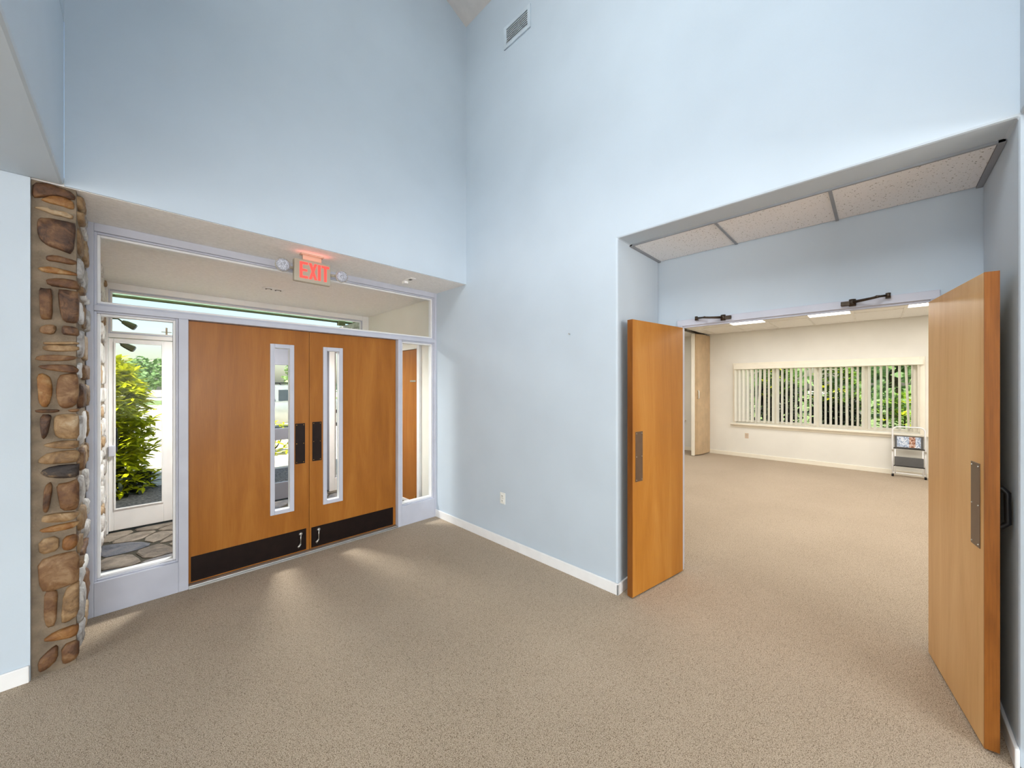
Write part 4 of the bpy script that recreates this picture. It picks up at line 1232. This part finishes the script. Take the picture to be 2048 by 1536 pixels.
# twin flood light under the canopy edge
fd = thing('flood_light', (-0.18, 6.35, 2.5), 'olive twin flood light outside above the narrow glass leaf', 'flood light')
B(-0.236, -0.205, 6.30, 6.40, 2.28, 2.44).build('wall_box', M['olive'], fd, 0.006)
for (x, z, dz) in ((-0.05, 2.33, -0.03), (-0.06, 2.065, -0.05)):
    MB().tube([(-0.205, 6.35, z + 0.05), (-0.14, 6.36, z + 0.055), (x - 0.05, 6.37, z + 0.02)], 0.009, 8).build('arm', M['olive'], fd, smooth=True)
    h = MB().tube([(x - 0.055, 6.37, z + 0.025), (x - 0.02, 6.38, z + 0.010), (x + 0.045, 6.40, z - 0.025)], [0.020, 0.032, 0.040], 8).build('lamp_head', M['olive'], fd)
    MB().tube([(x + 0.043, 6.40, z - 0.024), (x + 0.056, 6.404, z - 0.031)], [0.038, 0.034], 8).build('lens', M['lens'], h)


# ------------------------------------------------------------------ plants
def leaf_mesh(name, L, W, mat):
    v = [(0, 0, 0), (W * 0.45, L * 0.3, L * 0.03), (W * 0.5, L * 0.6, 0.0), (0, L, -L * 0.10), (-W * 0.5, L * 0.6, 0.0), (-W * 0.45, L * 0.3, L * 0.03), (0, L * 0.45, -L * 0.015)]
    f = [(0, 1, 6), (1, 2, 6), (2, 3, 6), (3, 4, 6), (4, 5, 6), (5, 0, 6)]
    return v, f


def leaf_matrix(p, yaw, pitch, roll, s):
    return Matrix.Translation(p) @ Matrix.Rotation(yaw, 4, 'Z') @ Matrix.Rotation(pitch, 4, 'X') @ Matrix.Rotation(roll, 4, 'Y') @ Matrix.Scale(s, 4)


def shrub(loc, rx, ry, h, z_low, n_part, n_mass, mats, L, W, label, seed, face, cat='shrub', stems=14, group=None, dark=0):
    """bush of whorled leaves: the leaves that show largest are parts, the rest one mass"""
    rnd = random.Random(seed)
    t = thing('leafy_shrub', loc, label, cat, group)
    sm = MB()
    tips = []
    for i in range(stems):
        a = rnd.uniform(0, 2 * math.pi)
        r = math.sqrt(rnd.random())
        e = Vector((loc[0] + rx * 0.8 * r * math.cos(a), loc[1] + ry * 0.8 * r * math.sin(a), loc[2] + h * rnd.uniform(0.45, 0.9)))
        b = Vector((loc[0] + rx * 0.3 * r * math.cos(a), loc[1] + ry * 0.3 * r * math.sin(a), loc[2] - 0.02))
        sm.tube([b, (b + e) / 2 + Vector((rnd.uniform(-0.08, 0.08), rnd.uniform(-0.08, 0.08), 0)), e], [0.02, 0.014, 0.007], 5)
    sm.build('stems', M['darkbark'], t)
    v0, f0 = leaf_mesh('leaf', L, W, None)
    me = MB().raw(v0, f0).mesh('leaf', M[mats[0]])
    mass = MB()
    made = 0
    whorls = (n_part + n_mass) // 7
    cand = []
    for k in range(whorls):
        a = rnd.uniform(0, 2 * math.pi)
        r = rnd.random() ** 0.45
        hz = rnd.uniform(z_low, 1.0)
        q = math.sqrt(max(0.05, 1 - max(0, (hz - 0.55) / 0.5) ** 2)) * (0.75 + 0.25 * rnd.random())
        p = Vector((loc[0] + rx * r * q * math.cos(a), loc[1] + ry * r * q * math.sin(a), loc[2] + h * hz))
        cand.append((-(p - Vector(loc)).dot(face) - hz * 0.3, k, p))
    cand.sort(key=lambda c: c[0])
    for _, k, p in cand:
        base = rnd.uniform(0, 6.28)
        for j in range(7):
            m = leaf_matrix(p, base + j * 0.9 + rnd.uniform(-0.2, 0.2), rnd.uniform(-0.5, 0.65), rnd.uniform(-0.4, 0.4), rnd.uniform(0.75, 1.2))
            if made < n_part:
                o = bpy.data.objects.new('leaf', me)
                COL.objects.link(o)
                o.parent = t
                o.matrix_local = Matrix.Translation(-Vector(loc)) @ m
                made += 1
            else:
                mass.raw([m @ Vector(q) for q in v0], f0)
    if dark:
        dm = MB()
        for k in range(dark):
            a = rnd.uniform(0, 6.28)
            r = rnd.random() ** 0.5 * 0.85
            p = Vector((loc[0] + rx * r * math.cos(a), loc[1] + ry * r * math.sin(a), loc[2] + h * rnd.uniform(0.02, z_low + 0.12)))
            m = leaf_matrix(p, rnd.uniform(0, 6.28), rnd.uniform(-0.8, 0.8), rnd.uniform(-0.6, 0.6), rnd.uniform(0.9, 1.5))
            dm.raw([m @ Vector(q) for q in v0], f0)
        fd_ = dm.build('shaded_foliage', M['leafshade'], t)
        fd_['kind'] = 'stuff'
    if n_mass:
        fo = mass.build('foliage', M[mats[1]], t)
        fo['kind'] = 'stuff'
    return t


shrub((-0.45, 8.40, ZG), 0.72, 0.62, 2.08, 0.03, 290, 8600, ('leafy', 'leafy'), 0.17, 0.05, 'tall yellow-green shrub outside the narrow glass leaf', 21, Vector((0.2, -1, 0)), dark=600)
shrub((2.05, 10.6, ZG), 0.8, 0.7, 0.85, 0.05, 60, 900, ('leafy', 'leafy'), 0.14, 0.045, 'low yellow-green shrub in front of the parked car', 22, Vector((0, -1, 0)))
for i, (x, y, rx, h, zl, lab) in enumerate((
        (11.4, 2.85, 0.52, 2.35, 0.62, 'tall shrub outside the end of the blind near the partition'),
        (11.3, 1.78, 0.55, 2.30, 0.60, 'tall shrub outside the second sash from the partition'),
        (11.4, 0.70, 0.55, 2.15, 0.52, 'tall shrub outside the third sash from the partition'),
        (11.6, -0.38, 0.55, 1.52, 0.08, 'low bright shrub outside the sash above the step stool'),
        (11.9, -1.50, 0.55, 1.45, 0.08, 'low bright shrub at the window end past the step stool'))):
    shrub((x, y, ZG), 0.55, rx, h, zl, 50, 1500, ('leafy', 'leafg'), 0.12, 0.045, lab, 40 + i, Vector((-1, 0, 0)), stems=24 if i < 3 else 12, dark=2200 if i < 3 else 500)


def tree(loc, h, r, mat, label, seed, conifer):
    rnd = random.Random(seed)
    t = thing('conifer_tree' if conifer else 'broadleaf_tree', loc, label, 'tree', 'trees beyond the parking lot')
    MB().tube([loc, (loc[0] + 0.1, loc[1], loc[2] + h * 0.5), (loc[0], loc[1], loc[2] + h * 0.95)], [0.22, 0.16, 0.04], 7).build('trunk', M['bark'], t)
    cr = MB()
    lobes = []
    if conifer:
        for k in range(9):
            f = k / 8
            lobes.append((Vector((0, 0, h * (0.14 + 0.82 * f))), r * (1.05 - 0.92 * f), 0.10 * h))
    else:
        for k in range(9):
            a = rnd.uniform(0, 6.28)
            q = r * rnd.uniform(0.1, 0.6)
            lobes.append((Vector((q * math.cos(a), q * math.sin(a), h * rnd.uniform(0.35, 0.82))), r * rnd.uniform(0.45, 0.7), r * rnd.uniform(0.4, 0.6)))
    L = Vector(loc)
    for c, rr, rz in lobes:
        for k in range(170):
            d = Vector((rnd.gauss(0, 1), rnd.gauss(0, 1), rnd.gauss(0, 1))).normalized()
            p = L + c + Vector((d.x * rr, d.y * rr, d.z * rz)) * rnd.uniform(0.6, 1.05)
            s = rnd.uniform(0.16, 0.42) * r * 0.22 + 0.12
            u = Vector((rnd.gauss(0, 1), rnd.gauss(0, 1), rnd.gauss(0, 0.5))).normalized()
            w = u.cross(Vector((rnd.gauss(0, 1), rnd.gauss(0, 1), rnd.gauss(0, 1)))).normalized()
            cr.raw([p - u * s, p + w * s * 0.6, p + u * s, p - w * s * 0.6], [(0, 1, 2), (0, 2, 3)])
    fo = cr.build('crown', M[mat], t)
    fo['kind'] = 'stuff'
    return t


TREES = [(-14.6, 63.0, 5.9, 2.3, 'tree2', 1), (-8.2, 70.0, 5.4, 2.4, 'tree1', 0), (-4.6, 61.0, 5.3, 2.2, 'tree2', 1), (0.8, 70.0, 5.4, 2.4, 'tree1', 0), (5.4, 62.0, 4.9, 2.2, 'tree2', 1),
         (11.4, 70.0, 5.8, 2.5, 'tree1', 0), (17.4, 63.0, 5.8, 2.5, 'tree1', 0), (23.6, 71.0, 6.8, 2.6, 'tree2', 1), (29.4, 65.0, 6.8, 2.6, 'tree1', 0), (37.4, 72.0, 7.4, 2.8, 'tree1', 0)]
ORD = ['first', 'second', 'third', 'fourth', 'fifth', 'sixth', 'seventh', 'eighth', 'ninth', 'tenth']
for i, (x, y, h, r, m, c) in enumerate(TREES):
    tree((x, y, ZG), h, r, m, '%s tree beyond the parking lot, counted from the stone wall, %s' % (ORD[i], 'a blue-green conifer' if c else 'pale and leafy'), 60 + i, c)
for i, (x, y, h, r) in enumerate(((28, -6.4, 7.0, 2.6), (28, -0.6, 7.4, 2.7), (28, 5.2, 7.6, 2.7), (28, 11.0, 7.2, 2.6))):
    tree((x, y, ZG), h, r, 'tree1', 'pale green conifer on the lawn, %s from the step stool side' % ORD[i], 80 + i, 1)

up_ = thing('utility_pole', (3.5, 80, ZG), 'thin distant pole rising above the trees', 'pole')
MB().tube([(3.5, 80, ZG), (3.5, 80, 10.7)], [0.16, 0.11], 8).build('mast', M['bark'], up_)
MB().tube([(2.9, 80, 10.0), (4.1, 80, 10.0)], 0.06, 6).build('cross_arm', M['bark'], up_)

# parked silver car seen through the lite of the entry door
cr_ = thing('parked_car', (4.3, 16.6, ZG), 'silver parked car with roof rack seen through a door lite', 'car', rz=0.25, local=True)


def section(z, wid, x0, x1):
    return [(x0, -wid, z), (x1, -wid, z), (x1, wid, z), (x0, wid, z)]


def loft(secs):
    v, f = [], []
    for s in secs:
        v += s
    for k in range(len(secs) - 1):
        for i in range(4):
            j = (i + 1) % 4
            f.append((k * 4 + i, k * 4 + j, k * 4 + 4 + j, k * 4 + 4 + i))
    f.append((3, 2, 1, 0))
    e = (len(secs) - 1) * 4
    f.append((e, e + 1, e + 2, e + 3))
    return v, f


v, f = loft([section(0.28, 0.82, -2.15, 2.1), section(0.55, 0.92, -2.25, 2.25), section(0.95, 0.93, -2.22, 2.22), section(1.08, 0.88, -2.18, 2.0)])
MB().raw(v, f).build('body', M['carpaint'], cr_, 0.06, True, 3)
v, f = loft([section(1.06, 0.84, -2.15, 1.05), section(1.35, 0.76, -2.0, 0.62), section(1.62, 0.68, -1.78, 0.25), section(1.70, 0.60, -1.62, 0.1)])
cab = MB().raw(v, f).build('cabin', M['carpaint'], cr_, 0.04, True, 2)
for sy in (-1, 1):
    for x0, x1 in ((-1.75, -0.95), (-0.85, -0.1), (0.0, 0.55)):
        pane = [(x0, sy * 0.838, 1.12), (x1, sy * 0.838, 1.12), (x1 - 0.10, sy * 0.735, 1.52), (x0 + 0.05, sy * 0.735, 1.52)]
        pane2 = [(a, b_ - sy * 0.03, c_) for a, b_, c_ in pane]
        MB().raw(pane + pane2, [(0, 1, 2, 3), (7, 6, 5, 4), (0, 1, 5, 4), (1, 2, 6, 5), (2, 3, 7, 6), (3, 0, 4, 7)]).build('side_window', M['carglass'], cab)
    MB().tube([(-1.6, sy * 0.60, 1.70), (-1.5, sy * 0.60, 1.77), (-0.1, sy * 0.60, 1.77), (0.0, sy * 0.60, 1.70)], 0.018, 6).build('roof_rail', M['blackmetal'], cr_, smooth=True)
for x in (-1.2, -0.4):
    MB().tube([(x, -0.6, 1.78), (x, 0.6, 1.78)], 0.016, 6).build('roof_bar', M['blackmetal'], cr_, smooth=True)
for x in (-1.35, 1.40):
    for sy in (-1, 1):
        w = MB().tube([(x, sy * 0.72, 0.34), (x, sy * 0.95, 0.34)], 0.34, 20).build('wheel', M['rubber'], cr_, 0.03)
        MB().tube([(x, sy * 0.945, 0.34), (x, sy * 0.965, 0.34)], [0.21, 0.18], 14).build('hub', M['alum'], w)
for sy in (-1, 1):
    B(-2.26, -2.20, sy * 0.62, sy * 0.88, 0.72, 0.92).build('tail_lamp', plain('tail_lamp_red', (150, 30, 26), 0.3), cr_, 0.01)
    B(2.18, 2.25, sy * 0.55, sy * 0.86, 0.70, 0.88).build('head_lamp', M['lens'], cr_, 0.01)
B(-2.32, -2.18, -0.85, 0.85, 0.36, 0.54).build('bumper', M['carpaint'], cr_, 0.03)
B(2.18, 2.30, -0.85, 0.85, 0.36, 0.54).build('bumper', M['carpaint'], cr_, 0.03)
